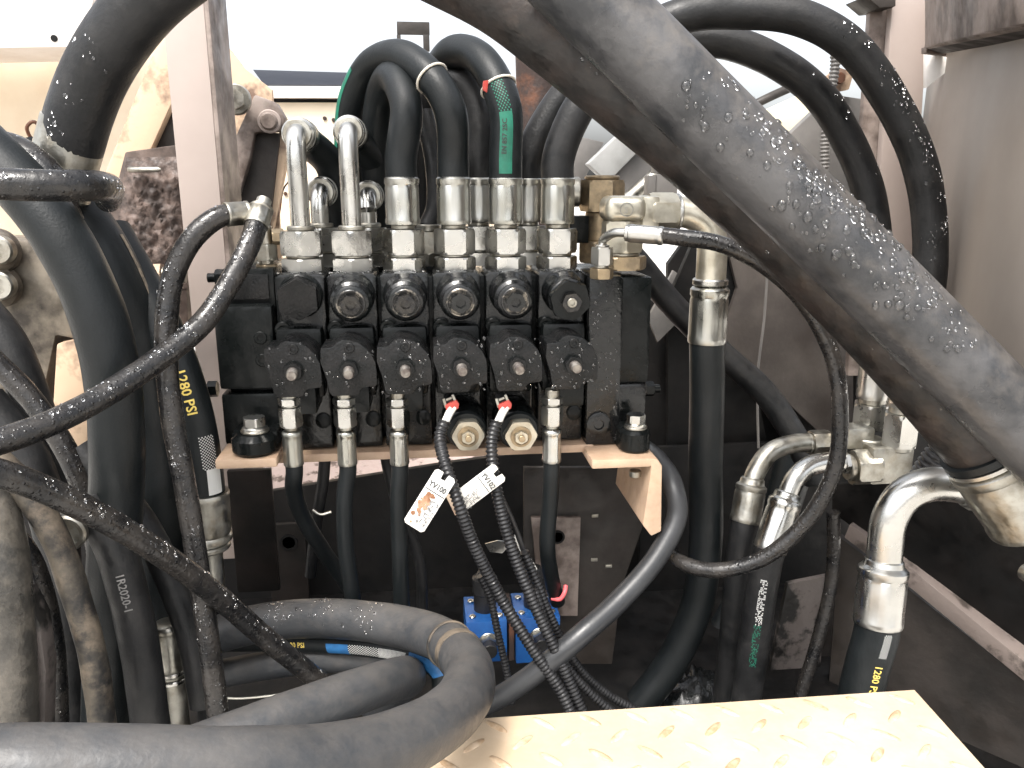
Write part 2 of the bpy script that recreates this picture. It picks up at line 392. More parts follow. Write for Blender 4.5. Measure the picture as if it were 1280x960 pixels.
# ================================================================== THE SETTING
def sheet(name, x0, x1, y0, y1, z, m, kind):
    vs = []; fs = []; N = 8
    for j in range(N+1):
        for i in range(N+1): vs.append(V((x0+(x1-x0)*i/N, y0+(y1-y0)*j/N, z)))
    for j in range(N):
        for i in range(N): a = j*(N+1)+i; fs.append([a, a+1, a+N+2, a+N+1])
    return build(name, vs, fs, m, kind=kind)
sheet('ground', -900000, 900000, -900000, 900000, -CZ/S, concrete, 'structure')
# ------------------------------------------------------------------ machine body round the bay
def panel_thing(name, label, cat, pp, t, m, group=None, bevel=1.0):
    o = slab(name, pp, t, m, bevel=bevel); return props(o, label, cat, group)
floorz = at(640, 860, 1150).z
t = boxw('bay_floor', -900, 900, 560, 2000, floorz-12, floorz, dark); props(t, 'black greasy floor plate at the bottom of the engine bay', 'floor plate')
# dark back of the bay
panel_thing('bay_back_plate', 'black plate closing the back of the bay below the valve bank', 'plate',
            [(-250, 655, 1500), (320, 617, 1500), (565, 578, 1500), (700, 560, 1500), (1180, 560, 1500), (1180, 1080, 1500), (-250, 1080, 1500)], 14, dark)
# dirt-crusted deck seen in the slot under the valve bracket
dk = prism('dirt_crusted_deck', [at(-300, 690, 1518), at(720, 610, 1518), at(720, 480, 2100), at(-300, 480, 2100)], V((0, 0, -20)), gravel)
props(dk, 'pinkish plate crusted with dried dirt seen through the slot under the valve bracket', 'deck plate')
# left: overexposed beige body panel with overhanging ledge
t = thing('body_panel', 'bright sunlit beige body panel at the upper left with a projecting top ledge', 'body panel', at(60, 420, 1950))
slab('panel_sheet', [(-420, 40, 1950), (232, 40, 1950), (232, 545, 1950), (-420, 545, 1950)], 20, beige, t)
slab('top_ledge', [(-420, -40, 1700), (128, -40, 1700), (100, 58, 1700), (-420, 68, 1700)], 180, whitep, t)
cyl('bolt_hole_plug', at(68, 48, 1700)+V((0, 3, 0)), FR, 6, 6, dark, t)
o, _ = tube('looped_wire', [(45, 180, 1500), (36, 168, 1490), (34, 158, 1480), (42, 152, 1480), (52, 162, 1490), (58, 185, 1500)], 3, rust, None, step=3, sides=8); props(o, 'thin rusty looped wire beside the large upper left ferrule', 'wire')
# slanted beige bar and the dirt-packed box beam
t = thing('slanted_brace', 'slanted beige bar rising behind the left post to the bright panel', 'brace', at(130, 330, 1420))
slab('bar', [(197, 52, 1420), (216, 44, 1420), (214, 130, 1420), (160, 250, 1420), (128, 330, 1420), (88, 330, 1420), (110, 270, 1420), (165, 130, 1420)], 26, beige_dirty, t, 3)
slab('cross_lug', [(196, 110, 1445), (222, 116, 1445), (222, 196, 1445), (186, 188, 1445)], 40, brown, t, 3)
t = thing('dirt_packed_beam', 'box beam packed with dark brown greasy dirt left of the post', 'beam', at(190, 340, 1330))
slab('beam_body', [(156, 190, 1340), (228, 180, 1340), (236, 440, 1340), (120, 440, 1340), (128, 300, 1340)], 90, greasy_brown, t, 3)
pts = []
vs = []; fs = []; NX, NY = 26, 40
for j in range(NY+1):
    for i in range(NX+1):
        u, v = i/NX, j/NY; x = 158-v*22+u*(76+v*22); y = 196+v*165
        edge = min(u, 1-u, v, 1-v)*6; h = min(1, edge)*(6+rnd.random()*9)
        vs.append(at(x, y, 1338-h))
for j in range(NY):
    for i in range(NX): a = j*(NX+1)+i; fs.append([a, a+1, a+NX+2, a+NX+1])
build('caked_dirt', vs, fs, grime, t, sharp=180)
lathe('broken_pin', at(160, 212, 1318), rt, [(0, 3), (2, 4.5), (46, 4), (50, 2)], steel_dull, t, sides=12)
# left post
t = thing('frame_post', 'smooth mauve-beige upright post left of the valve bank', 'post', at(262, 560, 1180))
pxl = at(233, 330, 1180).x; pxr = at(288, 330, 1180).x; zt = at(240, -60, 1180).z; zb = at(262, 700, 1180).z
boxw('post_web', pxl, pxr-6, 1180, 1196, zb, zt, mauve, t, 2)
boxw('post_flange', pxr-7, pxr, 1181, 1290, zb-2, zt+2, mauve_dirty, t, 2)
boxw('post_rear_web', pxl, pxl+8, 1197, 1290, zb, zt-2, mauve, t, 2)
# linkage beside the post
t = thing('clevis_link', 'worn beige clevis link with round pin beside the left post', 'link', at(320, 320, 1420))
slab('link_plate', [(292, 175, 1420), (318, 118, 1420), (345, 128, 1420), (357, 148, 1420), (352, 164, 1420), (318, 166, 1420), (312, 200, 1420), (298, 245, 1420), (288, 250, 1420)], 30, mauve_dirty, t, 4)
slab('link_web', [(312, 166, 1440), (350, 166, 1440), (336, 290, 1440), (290, 300, 1440), (296, 235, 1440)], 20, brown, t, 3)
slab('side_strip', [(350, 160, 1450), (366, 166, 1450), (332, 330, 1450), (310, 330, 1450)], 24, beige_dirty, t, 3)
cyl('pin', at(337, 152, 1420), FR, 12, 14, mauve_dirty, t, b=.2)
cyl('pin_collar', at(337, 152, 1420), FR, 5, 19, mauve, t)
t = thing('pivot_bolt', 'round steel pivot bolt and washer beside the left post', 'bolt', at(296, 125, 1400))
cyl('washer', at(296, 125, 1400), FR, 12, 24, steel_dull, t); hexnut('bolt_head', at(296, 125, 1388), FR, 12, 15, steel_dull, t); cyl('stem', at(296, 125, 1400), V((0, 1, 0)), 60, 12, steel_dull, t)
panel_thing('gusset_plate', 'beige dirty gusset plate in the gap behind the clevis link', 'plate', [(286, 60, 1480), (305, 85, 1480), (340, 112, 1480), (352, 330, 1480), (286, 330, 1480)], 14, beige_dirty)
# rear cover between post and hoses
t = thing('rear_cover', 'sunlit beige rear cover behind the hoses with a dark slot along its top', 'cover', at(420, 420, 1800))
slab('cover_sheet', [(300, 128, 1800), (660, 128, 1800), (660, 560, 1800), (300, 560, 1800)], 20, beige, t)
slab('top_rail', [(300, 108, 1780), (560, 108, 1780), (560, 123, 1780), (300, 122, 1780)], 30, whitep, t)
slab('rail_shadow_strip', [(300, 123, 1800), (560, 124, 1800), (560, 128, 1800), (300, 128, 1800)], 20, dark, t)  # dark strip standing in for the shade below the rail
slab('window_slot', [(316, 87, 1800), (450, 91, 1800), (450, 107, 1800), (330, 106, 1800)], 20, mat('slot_blue_grey', (.03, .036, .05), rough=.6), t)
for q in ((417, 150), (406, 148), (357, 242)): cyl('rivet', at(q[0], q[1], 1800), FR, 4, 4, rust, t)
t = thing('mirror_frame', 'small brown rectangular frame against the white sky at the top', 'frame', at(515, 60, 2300))
for nm, q in (('frame_rail', (496, 27, 537, 43)), ('frame_stile', (529, 43, 537, 64)), ('frame_stile', (496, 43, 501, 58))): boxp(nm, *q, 2300, 12, brown, t)
o, _ = tube('thin_wire', [(370, 218, 1600), (355, 235, 1600), (350, 262, 1600), (345, 292, 1600)], 1.6, rust, sides=6, step=4); props(o, 'thin curled wire hanging on the beige cover beside the first elbow', 'wire')
# rusty upright pipe behind the hoses
t = thing('rusty_upright_pipe', 'thick dark upright pipe with an orange rust edge behind the hoses', 'pipe', at(672, 400, 1420))
tube('pipe_body', [(668, 20, 1420), (671, 150, 1420), (673, 420, 1420)], 34, rust, t)
# pale structure behind the right fittings
t = thing('boom_foot', 'pale grey ribbed boom foot slanting up behind the tan elbow', 'boom', at(800, 260, 1800))
slab('boom_side', [(745, 240, 1800), (852, 130, 1800), (905, 165, 1800), (800, 262, 1800)], 60, dark_grey, t, 3)
slab('boom_edge', [(735, 205, 1780), (845, 100, 1780), (868, 118, 1780), (760, 228, 1780)], 40, pale_grey, t, 3)
tube('boom_pipe', [(770, 262, 1740), (880, 165, 1740)], 14, steel_dull, t)
panel_thing('slanted_grey_plate', 'dark grey slanting plate at the far left of the boom foot', 'plate', [(722, 170, 1900), (755, 178, 1900), (730, 225, 1900), (716, 225, 1900)], 20, dark_grey)
t = thing('clip_bracket', 'folded dark steel clip bracket standing behind the elbow nut', 'bracket', at(825, 250, 1300))
boxp('clip_side', 810, 219, 820, 250, 1300, 26, dark_grey, t); boxp('clip_face', 820, 218, 847, 256, 1302, 26, dark_grey, t); boxp('clip_top', 818, 196, 842, 217, 1306, 20, dark_grey, t)
# dark frame plates behind the right half
t = thing('swing_frame', 'dark dirty frame plates behind the right hoses', 'frame', at(950, 600, 1450))
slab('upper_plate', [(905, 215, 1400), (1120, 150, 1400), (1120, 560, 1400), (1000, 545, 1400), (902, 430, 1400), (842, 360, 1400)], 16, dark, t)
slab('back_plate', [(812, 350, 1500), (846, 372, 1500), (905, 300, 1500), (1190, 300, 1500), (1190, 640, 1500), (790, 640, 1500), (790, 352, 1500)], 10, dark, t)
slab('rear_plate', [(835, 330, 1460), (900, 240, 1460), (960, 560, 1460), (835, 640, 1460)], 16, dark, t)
slab('pale_corner', [(810, 398, 1440), (842, 338, 1440), (873, 362, 1440), (850, 400, 1440), (822, 428, 1440)], 10, dark_grey, t)
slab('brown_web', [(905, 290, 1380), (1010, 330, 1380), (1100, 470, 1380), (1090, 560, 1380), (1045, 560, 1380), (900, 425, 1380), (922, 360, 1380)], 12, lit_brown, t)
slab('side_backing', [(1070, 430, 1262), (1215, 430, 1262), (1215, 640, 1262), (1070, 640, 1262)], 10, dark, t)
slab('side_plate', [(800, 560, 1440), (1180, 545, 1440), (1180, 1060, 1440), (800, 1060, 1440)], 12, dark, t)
panel_thing('grey_gusset', 'grey triangular gusset seen between the two arched hoses', 'plate', [(985, 170, 1350), (1040, 118, 1350), (1120, 130, 1350), (1120, 300, 1350), (1060, 330, 1350), (975, 240, 1350)], 20, dark_grey)
o, _ = tube('handrail_bar', [(925, 140, 1700), (965, 120, 1700), (1015, 98, 1700)], 9, brown, step=8); props(o, 'brown bar crossing the bright gap between the arched hoses', 'bar')
panel_thing('yellow_cover', 'bright yellowish cover in the gap between the arched hoses', 'cover', [(930, 150, 1760), (1015, 112, 1760), (1030, 160, 1760), (960, 200, 1760), (940, 185, 1760)], 20, mat('yellow_paint', (.66, .6, .42), rough=.5))
t = thing('spiral_wrapped_hose', 'thin grey hose wrapped in a ribbed spiral guard hanging by the right post', 'hose', at(1040, 70, 1280))
conduit('spiral_guard', [(1042, 55, 1280), (1044, 80, 1280), (1038, 120, 1280), (1032, 170, 1280), (1030, 240, 1280)], 8, dark_grey, t, pitch=6)
# right post, top beam, side wall
t = thing('right_frame_post', 'mauve-beige upright post in front of the right side wall', 'post', at(1130, 330, 1240))
slab('post_face', [(1120, -60, 1230), (1166, -60, 1230), (1150, 180, 1230), (1156, 440, 1230), (1088, 440, 1230), (1098, 250, 1230)], 14, mauve, t, 2)
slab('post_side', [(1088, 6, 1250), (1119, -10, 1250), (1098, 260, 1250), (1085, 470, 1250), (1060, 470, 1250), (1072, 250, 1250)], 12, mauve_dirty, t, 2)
slab('post_cap', [(1082, -5, 1215), (1120, -20, 1215), (1120, 8, 1215), (1100, 10, 1215)], 60, brown, t, 2)
t = thing('top_beam', 'mauve top beam with a chipped lower edge at the upper right corner', 'beam', at(1220, 60, 1000))
prism('beam_face', [at(1156, -80, 1120), at(1340, -240, 590), at(1340, 18, 590), at(1280, 34, 730), at(1156, 60, 1120)], V((14, 10, 0)), mauve_dirty, t, 2)
prism('beam_soffit', [at(1156, 60, 1120)+V((2, 4, 1)), at(1280, 34, 730)+V((2, 4, 1)), at(1280, 34, 730)+V((60, 40, 1)), at(1156, 60, 1120)+V((60, 60, 1))], V((0, 0, 6)), brown, t, 1)
prism('corner_gusset', [at(1158, 58, 1135), at(1190, 55, 1160), at(1188, 70, 1165), at(1158, 66, 1135)], V((0, 12, 0)), mauve_dirty, t, 1)
# side wall: long panel running from the back towards the viewer
t = thing('side_wall', 'smooth mauve-beige side wall panel at the far right', 'wall', at(1240, 500, 900))
A, B = at(1132, 330, 1262), at(1330, 330, 640)
wz1 = at(1200, -40, 1100).z; wz0 = at(1270, 500, 800).z
prism('wall_sheet', [V((A.x, A.y, wz0)), V((B.x, B.y, wz0)), V((B.x, B.y, wz1)), V((A.x, A.y, wz1))], V((16, 4, 0)), wallp, t, 1)
prism('wall_tab', [at(1158, 66, 1170), at(1188, 72, 1150), at(1186, 88, 1150), at(1158, 72+38, 1170)], V((0, 8, 0)), whitep, t, 1)
# lower right: black box panel, ledge strip, brown panel
t = thing('lower_side_panel', 'black grimy panel on the lower right with a diagonal beige ledge', 'panel', at(1200, 800, 800))
prism('upper_face', [at(1040, 606, 1120), at(1400, 575, 790), at(1400, 930, 790), at(1135, 712, 1015), at(1040, 640, 1120)], V((20, 12, 0)), dark, t, 1)
prism('ledge_strip', [at(1062, 655, 1085), at(1140, 712, 995), at(1400, 925, 760), at(1400, 950, 760), at(1135, 733, 995), at(1055, 672, 1085)], V((30, 20, 4)), ledge_m, t, 2)
prism('lower_face', [at(1050, 672, 1110), at(1135, 736, 1020), at(1420, 960, 790), at(1420, 1200, 790), at(1010, 1200, 1110)], V((10, 20, 0)), brown, t, 1)
cyl('bolt_end', at(1282, 714, 850), FR, 14, 12, steel_dull, t)

# ================================================================== VALVE BRACKET
t = thing('valve_bracket', 'tan painted steel bracket carrying the black valve bank', 'bracket', at(550, 575, 1000))
zt_ = at(540, 556, 1000).z
X0, X1 = at(330, 560, 985).x, at(742, 560, 985).x
boxw('shelf_strip', X0, X1, 985, 1150, zt_-13, zt_-2, tan, t, 2)
xa, xb = at(268, 575, 930).x, at(346, 575, 930).x; za = at(300, 572, 930).z
boxw('left_foot', xa, xb, 930, 1150, za-14, za-2, tan, t, 3)
xc, xd = at(740, 578, 930).x, at(828, 578, 930).x; zc_ = at(780, 573, 930).z
boxw('right_foot', xc, xd-14, 930, 1140, zc_-13, zc_-1, tan, t, 3)
zl = at(820, 670, 930).z
prism('right_flange', [(xd-20, 930, zc_-1), (xd-6, 930, zc_-3), (xd, 930, zc_-12), (xd+3, 930, zl+6), (xd-10, 930, zl), (xd-22, 930, zl+16), (xd-14, 930, zc_-14)], 150, tan, t, 2)
slab('web_plate', [(655, 585, 1130), (822, 585, 1130), (803, 660, 1130), (777, 735, 1130), (765, 830, 1130), (690, 830, 1130), (655, 790, 1130)], 10, brown, t)
boxp('left_web', 290, 588, 344, 740, 1120, 10, shaded_brown, t)
slab('access_plate', [(664, 647, 1118), (726, 647, 1118), (722, 770, 1118), (676, 770, 1118)], 8, mauve_dirty, t)
lathe('hole_ring', at(697, 671, 1118), FR, [(0, 11), (2, 11), (2, 8), (0, 8)], dark, t)
for q in ((744, 645), (743, 700), (761, 708)): boxp('weld_spot', q[0]-4, q[1]-2, q[0]+4, q[1]+2, 1128, 3, steel_dull, t, .5)
cyl('foot_nut', at(794, 588, 950), DN, 8, 8, steel_dull, t)
o = boxp('hatch_plate', 336, 655, 384, 760, 1440, 10, shaded_brown); props(o, 'brown plate with a round hole deep in the dark behind the left pilot hoses', 'plate')
lathe('hole_rim', at(361, 678, 1440), FR, [(0, 17), (2, 17), (2, 12), (0, 12)], dark, o)

# ================================================================== VALVE BANK
bank = thing('valve_bank', 'black wet hydraulic valve bank of six sections on the tan bracket', 'valve bank', at(540, 560, 1050))
XS = [at(367+69.8*i, 460, 915).x for i in range(6)]
PW = XS[1]-XS[0]
Ztop = at(520, 341, 1000).z; Zbot = at(520, 556, 1000).z
uc = unit(540, 460, 915)
CAP = [(-34, -28), (-20, -29), (-14, -35), (-7, -38), (3, -37), (12, -34), (20, -28), (27, -20), (32, -9), (33, 4), (33, 19), (31, 22), (16, 23), (13, 25), (10, 31), (7, 33), (-23, 33), (-26, 28), (-29, 10), (-35, -10)]
for i, X in enumerate(XS):
    hw = PW/2-1.6
    z1 = at(520, 478, 1000).z
    sec = prism('valve_section', [(X-hw, 1000, Zbot), (X+hw, 1000, Zbot), (X+hw, 1000, Ztop-4), (X+hw-5, 1000, Ztop), (X-hw+5, 1000, Ztop), (X-hw, 1000, Ztop-4)], 150, black_wet, bank, 2.5)
    # spool housing bulging from the middle of the section
    zc1 = at(520, 405, 985).z; zc0 = at(520, 492, 985).z
    boxw('spool_housing', X-hw+1, X+hw-3, 972, 1002, zc0, zc1, black, sec, 8)
    # relief valve cartridge, looking slightly down
    zr = at(520, 366, 1000).z; d = V((.02, -1, -.11))
    if i == 0:
        cyl('relief_boss', V((X+1, 1001, zr)), d, 12, 27, black, sec)
        hexnut('hex_plug', V((X+1, 990, zr)), d, 24, 25.5, black_cap, sec, rot=R(2), keep=.99)
    else:
        e = lathe('relief_cartridge', V((X+1, 1001, zr)), d, [(0, 27), (12, 27), (16, 24.5), (20, 24.5), (22, 23.5), (24, 24.5), (42, 24.5), (45, 21), (50, 21), (52, 18), (52, 15), (50, 14.5), (50, .5)], black_wet, sec, sides=36)
        if i == 5: hexnut('hex_collar', V((X+1.8, 960, zr-4.5)), d, 13, 26, black, sec, rot=R(15), bore=12)
        lathe('worn_ring', V((X+2, 949.6, zr-5.6)), d, [(0, 16.6), (.8, 17.4), (1.6, 16.6), (1.6, 15.4), (0, 15.2)], worn_edge, sec)
        hexnut('adjuster_nut', V((X+2, 952, zr-5.4)), d, 9 if i < 5 else 14, 12.5, gun if i in (1, 2, 5) else black_wet, sec, rot=R(20*i), bore=6.5)
        if i == 5: socket('adjuster_stem', V((X+2, 944, zr-6)), d, 8, 6, steel_dull, sec)
    # port screw between sections
    zs = at(520, 407, 1000).z
    socket('port_screw', V((X-PW*.34, 1001, zs)), FR, 14, 10, black, sec)
    # pilot cap
    zp = at(540, 460, 915).z
    jit = [(a*uc, -b*uc) for a, b in CAP]
    cap = prism('pilot_cap', [(X+a, 915, zp+b) for a, b in jit], 58, black_cap, sec, 2.2)
    lathe('lock_washer', V((X, 915.5, zp+1)), FR, [(0, 12), (2.5, 12)], black, sec)
    hexnut('lock_nut', V((X, 913, zp+1)), FR, 8, 11, black_cap, sec, rot=R(17*i))
    lathe('stud', V((X, 905, zp+1)), V((.05, -1, -.08)), [(0, 6.5)]+[(2+k*1.5, 6.5-.7*(k % 2)) for k in range(8)]+[(14, 5.2)], stud_m, sec, sides=14)
    socket('cap_screw', V((X+1, 916, zp+26)), FR, 3, 6, black_cap, sec)
    if i not in (3, 4):
        boxw('lower_boss', X-20, X+20, 940, 1001, at(520, 512, 950).z, at(520, 478, 950).z, black, sec, 5)
    lathe('blind_plug', V((X+19, 1001, at(520, 522, 1000).z)), FR, [(0, 10), (3, 10), (4, 7), (4, .5)], black, sec, sides=20)
    rain_on_face(X-28, X+28, zp-28, zp+34, 914.9, 46 if i in (2, 3, 4, 5) else 20, .8, 2.2, sec)
    for q in range(2):
        sp = [(V((X-hw+4+rnd.random()*(2*hw-8), 1004+rnd.random()*22, Ztop)), UP, 1+rnd.random()*2) for _ in range(16)]
    beads('raindrops', sp, sec)
boxw('rear_body', XS[0]-PW/2, XS[5]+PW/2, 1030, 1148, Zbot+4, Ztop-8, black, bank, 1)
# left end block
Yb = 1000
lx0, lx1 = at(272, 430, Yb).x, XS[0]-PW/2-1
eb = prism('inlet_block', [(lx0+10, 1012, at(300, 385, 1012).z), (lx1, 1012, at(300, 385, 1012).z), (lx1, 1012, at(300, 336, 1012).z), (lx0+10, 1012, at(300, 336, 1012).z)], 140, black, bank, 2)
boxw('middle_face', lx0, lx1-1, 990, 1140, at(300, 487, 990).z, at(300, 383, 990).z, black, eb, 5)
boxw('lower_step', lx0+8, lx1-2, 1010, 1120, at(300, 500, 990).z, at(300, 486, 990).z, black, eb, 2)
boxw('foot_block', lx0, lx1-1, 992, 1130, at(300, 557, 990).z, at(300, 493, 990).z, black, eb, 5)
boxw('nameplate_recess', lx0+18, lx1-6, 1008, 1013, at(300, 376, 1000).z, at(300, 344, 1000).z, black_cap, eb, 1)
for q in ((326, 422), (328, 450)): socket('blind_screw', at(q[0], q[1], 991), FR, 3, 8, black, eb)
fx = at(317, 545, 950); cyl('mount_foot', V((fx.x, 955, at(317, 569, 950).z)), UP, 28, 27, black, eb, b=.25)
boxw('foot_tongue', fx.x-27, fx.x+27, 955, 1000, at(317, 569, 950).z+1, at(317, 569, 950).z+27, black, eb, 3)
bt = V((fx.x+1, 955, at(317, 569, 950).z+28)); cyl('bolt_washer', bt, UP, 4, 17, steel_dull, eb); lathe('bolt_flange', bt+UP*4, UP, [(0, 15), (2, 15), (4, 12)], steel, eb); hexnut('bolt_head', bt+UP*8, UP, 11, 14, steel, eb, rot=R(20))
for q in ((276, 347), (266, 486)): 
    stack(eb, at(q[0]+6, q[1], 1060), V((-1, 0, 0)), [('tie_rod_nut', 'hex', 12, 11, black), ('tie_rod_end', 'cyl', 10, 6, black)])
# right end block
rx0 = XS[5]+PW/2+1; rx1 = at(775, 450, 992).x; rx2 = at(812, 450, 1010).x
rb = prism('outlet_block', [(rx0, 985, at(750, 556, 985).z), (rx1-6, 985, at(750, 556, 985).z), (rx1, 985, at(750, 550, 985).z), (rx1, 985, at(750, 350, 985).z), (rx1-4, 985, at(750, 345, 985).z), (rx0, 985, at(750, 345, 985).z)], 170, black_wet, bank, 3)
boxw('rear_shoulder', rx1+.5, rx2, 1010, 1150, at(780, 480, 1010).z, at(780, 346, 1010).z, black, rb, 6)
boxw('lower_shoulder', rx1+.5, rx2-3, 1006, 1150, at(780, 530, 1010).z, at(780, 479, 1010).z, black_wet, rb, 6)
rf = at(797, 545, 950); zf = at(797, 566, 955).z
cyl('mount_foot', V((rf.x, 965, zf)), UP, 30, 20, black, rb, b=.2); boxw('foot_tongue', rx1-4, rf.x+16, 966, 1020, zf+1, zf+29, black, rb, 3)
bt = V((rf.x+1, 965, zf+30)); cyl('bolt_washer', bt, UP, 4, 15, steel_dull, rb); lathe('bolt_flange', bt+UP*4, UP, [(0, 14), (2, 14), (4, 11)], steel, rb); hexnut('bolt_head', bt+UP*8, UP, 11, 12.5, steel, rb, rot=R(10))
lathe('blind_plug', at(748, 530, 985), FR, [(0, 16), (3, 16), (4, 13), (4, 7), (1, 6), (1, .5)], black_wet, rb)
stack(rb, at(806, 486, 1060), V((1, 0, 0)), [('tie_rod_nut', 'hex', 12, 11, black), ('tie_rod_end', 'cyl', 9, 6, black)])
rain_on_face(rx0+2, rx1-4, at(750, 550, 985).z, at(750, 350, 985).z, 984.9, 120, .5, 1.7, rb)

# ================================================================== TOP FITTINGS AND HOSES
FY, BY = 1040, 1112
Zt = Ztop-1
def top_fitting(par, X, Y, r=1.0, z=Zt, lip=0, fl=60, nutm=steel):
    return stack(par, V((X, Y, z)), UP, [('port_adapter', 'hex', 17, 27*r, nutm, 30), ('adapter_neck', 'cyl', 4, 19*r, steel_dull), ('swivel_nut', 'hex', 31, 26.5*r, nutm, 30), ('hose_neck', 'cyl', 6, 15*r, steel_dull), ('crimp_ferrule', 'fer', fl, 22*r, ferrule_m)])
def top_hose(name, label, X, Y, rest, r, m, rain=0, **k):
    zt_ = Zt+118
    t = thing(name, label, 'hose', V((X, Y, Zt)), 'hoses rising from the valve bank')
    top_fitting(t, X, Y)
    o, rec = tube('rubber_tube', [V((X, Y, zt_-8)), V((X, Y, zt_+20))]+rest, r, m, t, wob=.01, **k)
    if rain: rain_on_tube(rec, 20, length(rec)*.6, rain, .7, 1.8, t)
    return t, rec
def top_elbow(label, X, Y, ztop, rest, r=21):
    t = thing('elbow_hose', label, 'hose', V((X, Y, Zt)), 'hoses with steel elbow pipes on the valve bank')
    e = stack(t, V((X, Y, Zt)), UP, [('port_adapter', 'hex', 17, 28, steel, 0), ('adapter_neck', 'cyl', 4, 20, steel_dull), ('swivel_nut', 'hex', 30, 28, steel, 0), ('pipe_collar', 'cyl', 6, 17, steel_dull)])
    P = [e-UP*4, e+UP*20, V((X, Y, ztop-22)), V((X, Y+4, ztop-7)), V((X, Y+14, ztop)), V((X, Y+34, ztop))]
    tube('steel_pipe', P, 12, steel, t)
    stack(t, V((X, Y+18, ztop)), V((0, 1, 0)), [('pipe_bead', 'cyl', 5, 18, steel_dull), ('end_nut', 'cyl', 16, 20, steel), ('crimp_ferrule', 'fer', 34, 21, ferrule_m)])
    if rest: tube('rubber_tube', [V((X, Y+66, ztop)), V((X, Y+86, ztop-4))]+rest, r, rubber_clean, t)
    return t
zel = at(384, 166, FY).z
top_elbow('leftmost tall steel elbow pipe on the valve bank with its hose dropping behind', XS[0], FY, zel, [(412, 205, 1170), (425, 260, 1190), (432, 350, 1210), (432, 440, 1230)])
top_elbow('second tall steel elbow pipe from the left, directly beside the first', XS[1], FY, at(447, 163, FY).z, [(470, 205, 1170), (480, 260, 1190), (484, 350, 1210), (484, 440, 1230)])
xo = 16
top_elbow('short steel elbow pipe half hidden behind the leftmost tall elbow', XS[0]+xo, BY, at(402, 240, BY).z, None)
top_elbow('short steel elbow pipe half hidden behind the second tall elbow', XS[1]+xo, BY, at(466, 245, BY).z, None)
t1, rc = top_hose('arched_hose', 'black arched hose beside the second elbow pipe, innermost of the left arches', XS[2], FY,
    [(508, 135, 1042), (490, 96, 1090), (476, 120, 1130), (470, 180, 1160), (472, 260, 1180), (478, 360, 1200)], 20, rubber_clean)
t2, rc2 = top_hose('arched_hose', 'black arched hose from the fourth section sweeping over to the far left', XS[3], FY,
    [(563, 140, 1030), (540, 98, 1045), (500, 70, 1090), (462, 84, 1140), (440, 130, 1170), (436, 200, 1190), (442, 280, 1200), (450, 370, 1220)], 20, rubber_clean)
patch_on_tube(rc2, s_near(rc2, 455, 95), s_near(rc2, 436, 240), 50, 75, green_print, t2)
t3, rc3 = top_hose('arched_hose', 'black arched hose with a bright green printed stripe', XS[4], FY,
    [(632, 140, 1040), (616, 95, 1060), (592, 68, 1095), (566, 66, 1130), (548, 90, 1165), (540, 150, 1200), (540, 260, 1220), (540, 380, 1230)], 21, rubber_clean)
patch_on_tube(rc3, 10, s_near(rc3, 634, 142), -22, 22, green_print, t3)
patch_on_tube(rc3, s_near(rc3, 634, 142), s_near(rc3, 624, 112), -22, 22, green_print, t3, cells=(16, 8, lambda i, j: (i+j) % 2), name='print_chequer')
text_on_tube('EN 857 2SC', rc3, 34, 8, ink, t3, ang=-6)
t4, rc4 = top_hose('arched_hose', 'black rear hose rising just left of the green striped hose and arching left', XS[3]+36, BY,
    [(596, 130, 1120), (575, 102, 1135), (550, 104, 1155), (535, 140, 1180), (530, 220, 1210), (530, 330, 1230)], 20, rubber)
t5, rc5 = top_hose('long_arched_hose', 'black hose from the sixth section forming the outer arch on the right', XS[5], FY,
    [(718, 145, 1040), (752, 96, 1040), (800, 45, 1030), (860, 18, 1020), (930, 14, 1010), (1000, 22, 1000), (1060, 55, 990), (1110, 120, 985), (1148, 200, 980), (1162, 280, 975), (1160, 360, 970), (1140, 450, 975), (1128, 490, 980)], 21, rubber, rain=0)
rain_on_tube(rc5, s_near(rc5, 1040, 40), s_near(rc5, 1160, 330), 130, .8, 2.4, t5)
t6, rc6 = top_hose('long_arched_hose', 'black rear hose beside the sixth section forming the inner arch on the right', XS[4]+38, BY,
    [(706, 120, 1110), (760, 80, 1100), (830, 55, 1090), (900, 52, 1080), (960, 72, 1070), (1020, 115, 1065), (1062, 180, 1060), (1088, 250, 1055), (1096, 330, 1050), (1092, 430, 1045)], 21, rubber)
rain_on_tube(rc6, s_near(rc6, 1000, 100), s_near(rc6, 1095, 280), 24, .7, 1.8, t6)
# rear fitting without visible hose
t = thing('rear_port_fitting', 'steel hex fitting low behind the gap between the third and fourth hoses', 'fitting', V((XS[2]+32, BY, Zt)))
stack(t, V((XS[2]+32, BY, Zt)), UP, [('port_adapter', 'hex', 17, 25, steel_dull), ('swivel_nut', 'hex', 28, 25, steel_dull, 30), ('end_cap', 'cyl', 10, 18, steel_dull)])
tube('dust_hose', [V((XS[2]+32, BY, Zt+50)), (545, 260, 1120), (543, 200, 1135), (530, 140, 1150)], 14, rubber, t)
# zip ties
def tie_ring(rec, px, py, label, r, m=tie):
    s = s_near(rec, px, py); p, T, rr = arc_at(rec, s); d, u, v = frame(T)
    pts = [p+(u*math.cos(a)+v*math.sin(a))*(rr+r*.8) for a in [2*math.pi*k/24 for k in range(24)]]; pts.append(pts[0].copy())
    vs, fs, _ = sweep(pts, [r]*len(pts), 8)
    o = build('cable_tie', vs, fs, m); return props(o, label, 'cable tie')
tie_ring(rc2, 543, 98, 'pale cable tie round the arched hose from the fourth section', 1.6)
tie_ring(rc3, 630, 108, 'pale cable tie round the green striped hose', 1.6)
o = slab('red_tape', [(604, 101, 1010), (611, 100, 1010), (609, 116, 1010), (603, 112, 1010)], 5, red); props(o, 'red scrap of tape at the top of the green striped hose', 'tape')

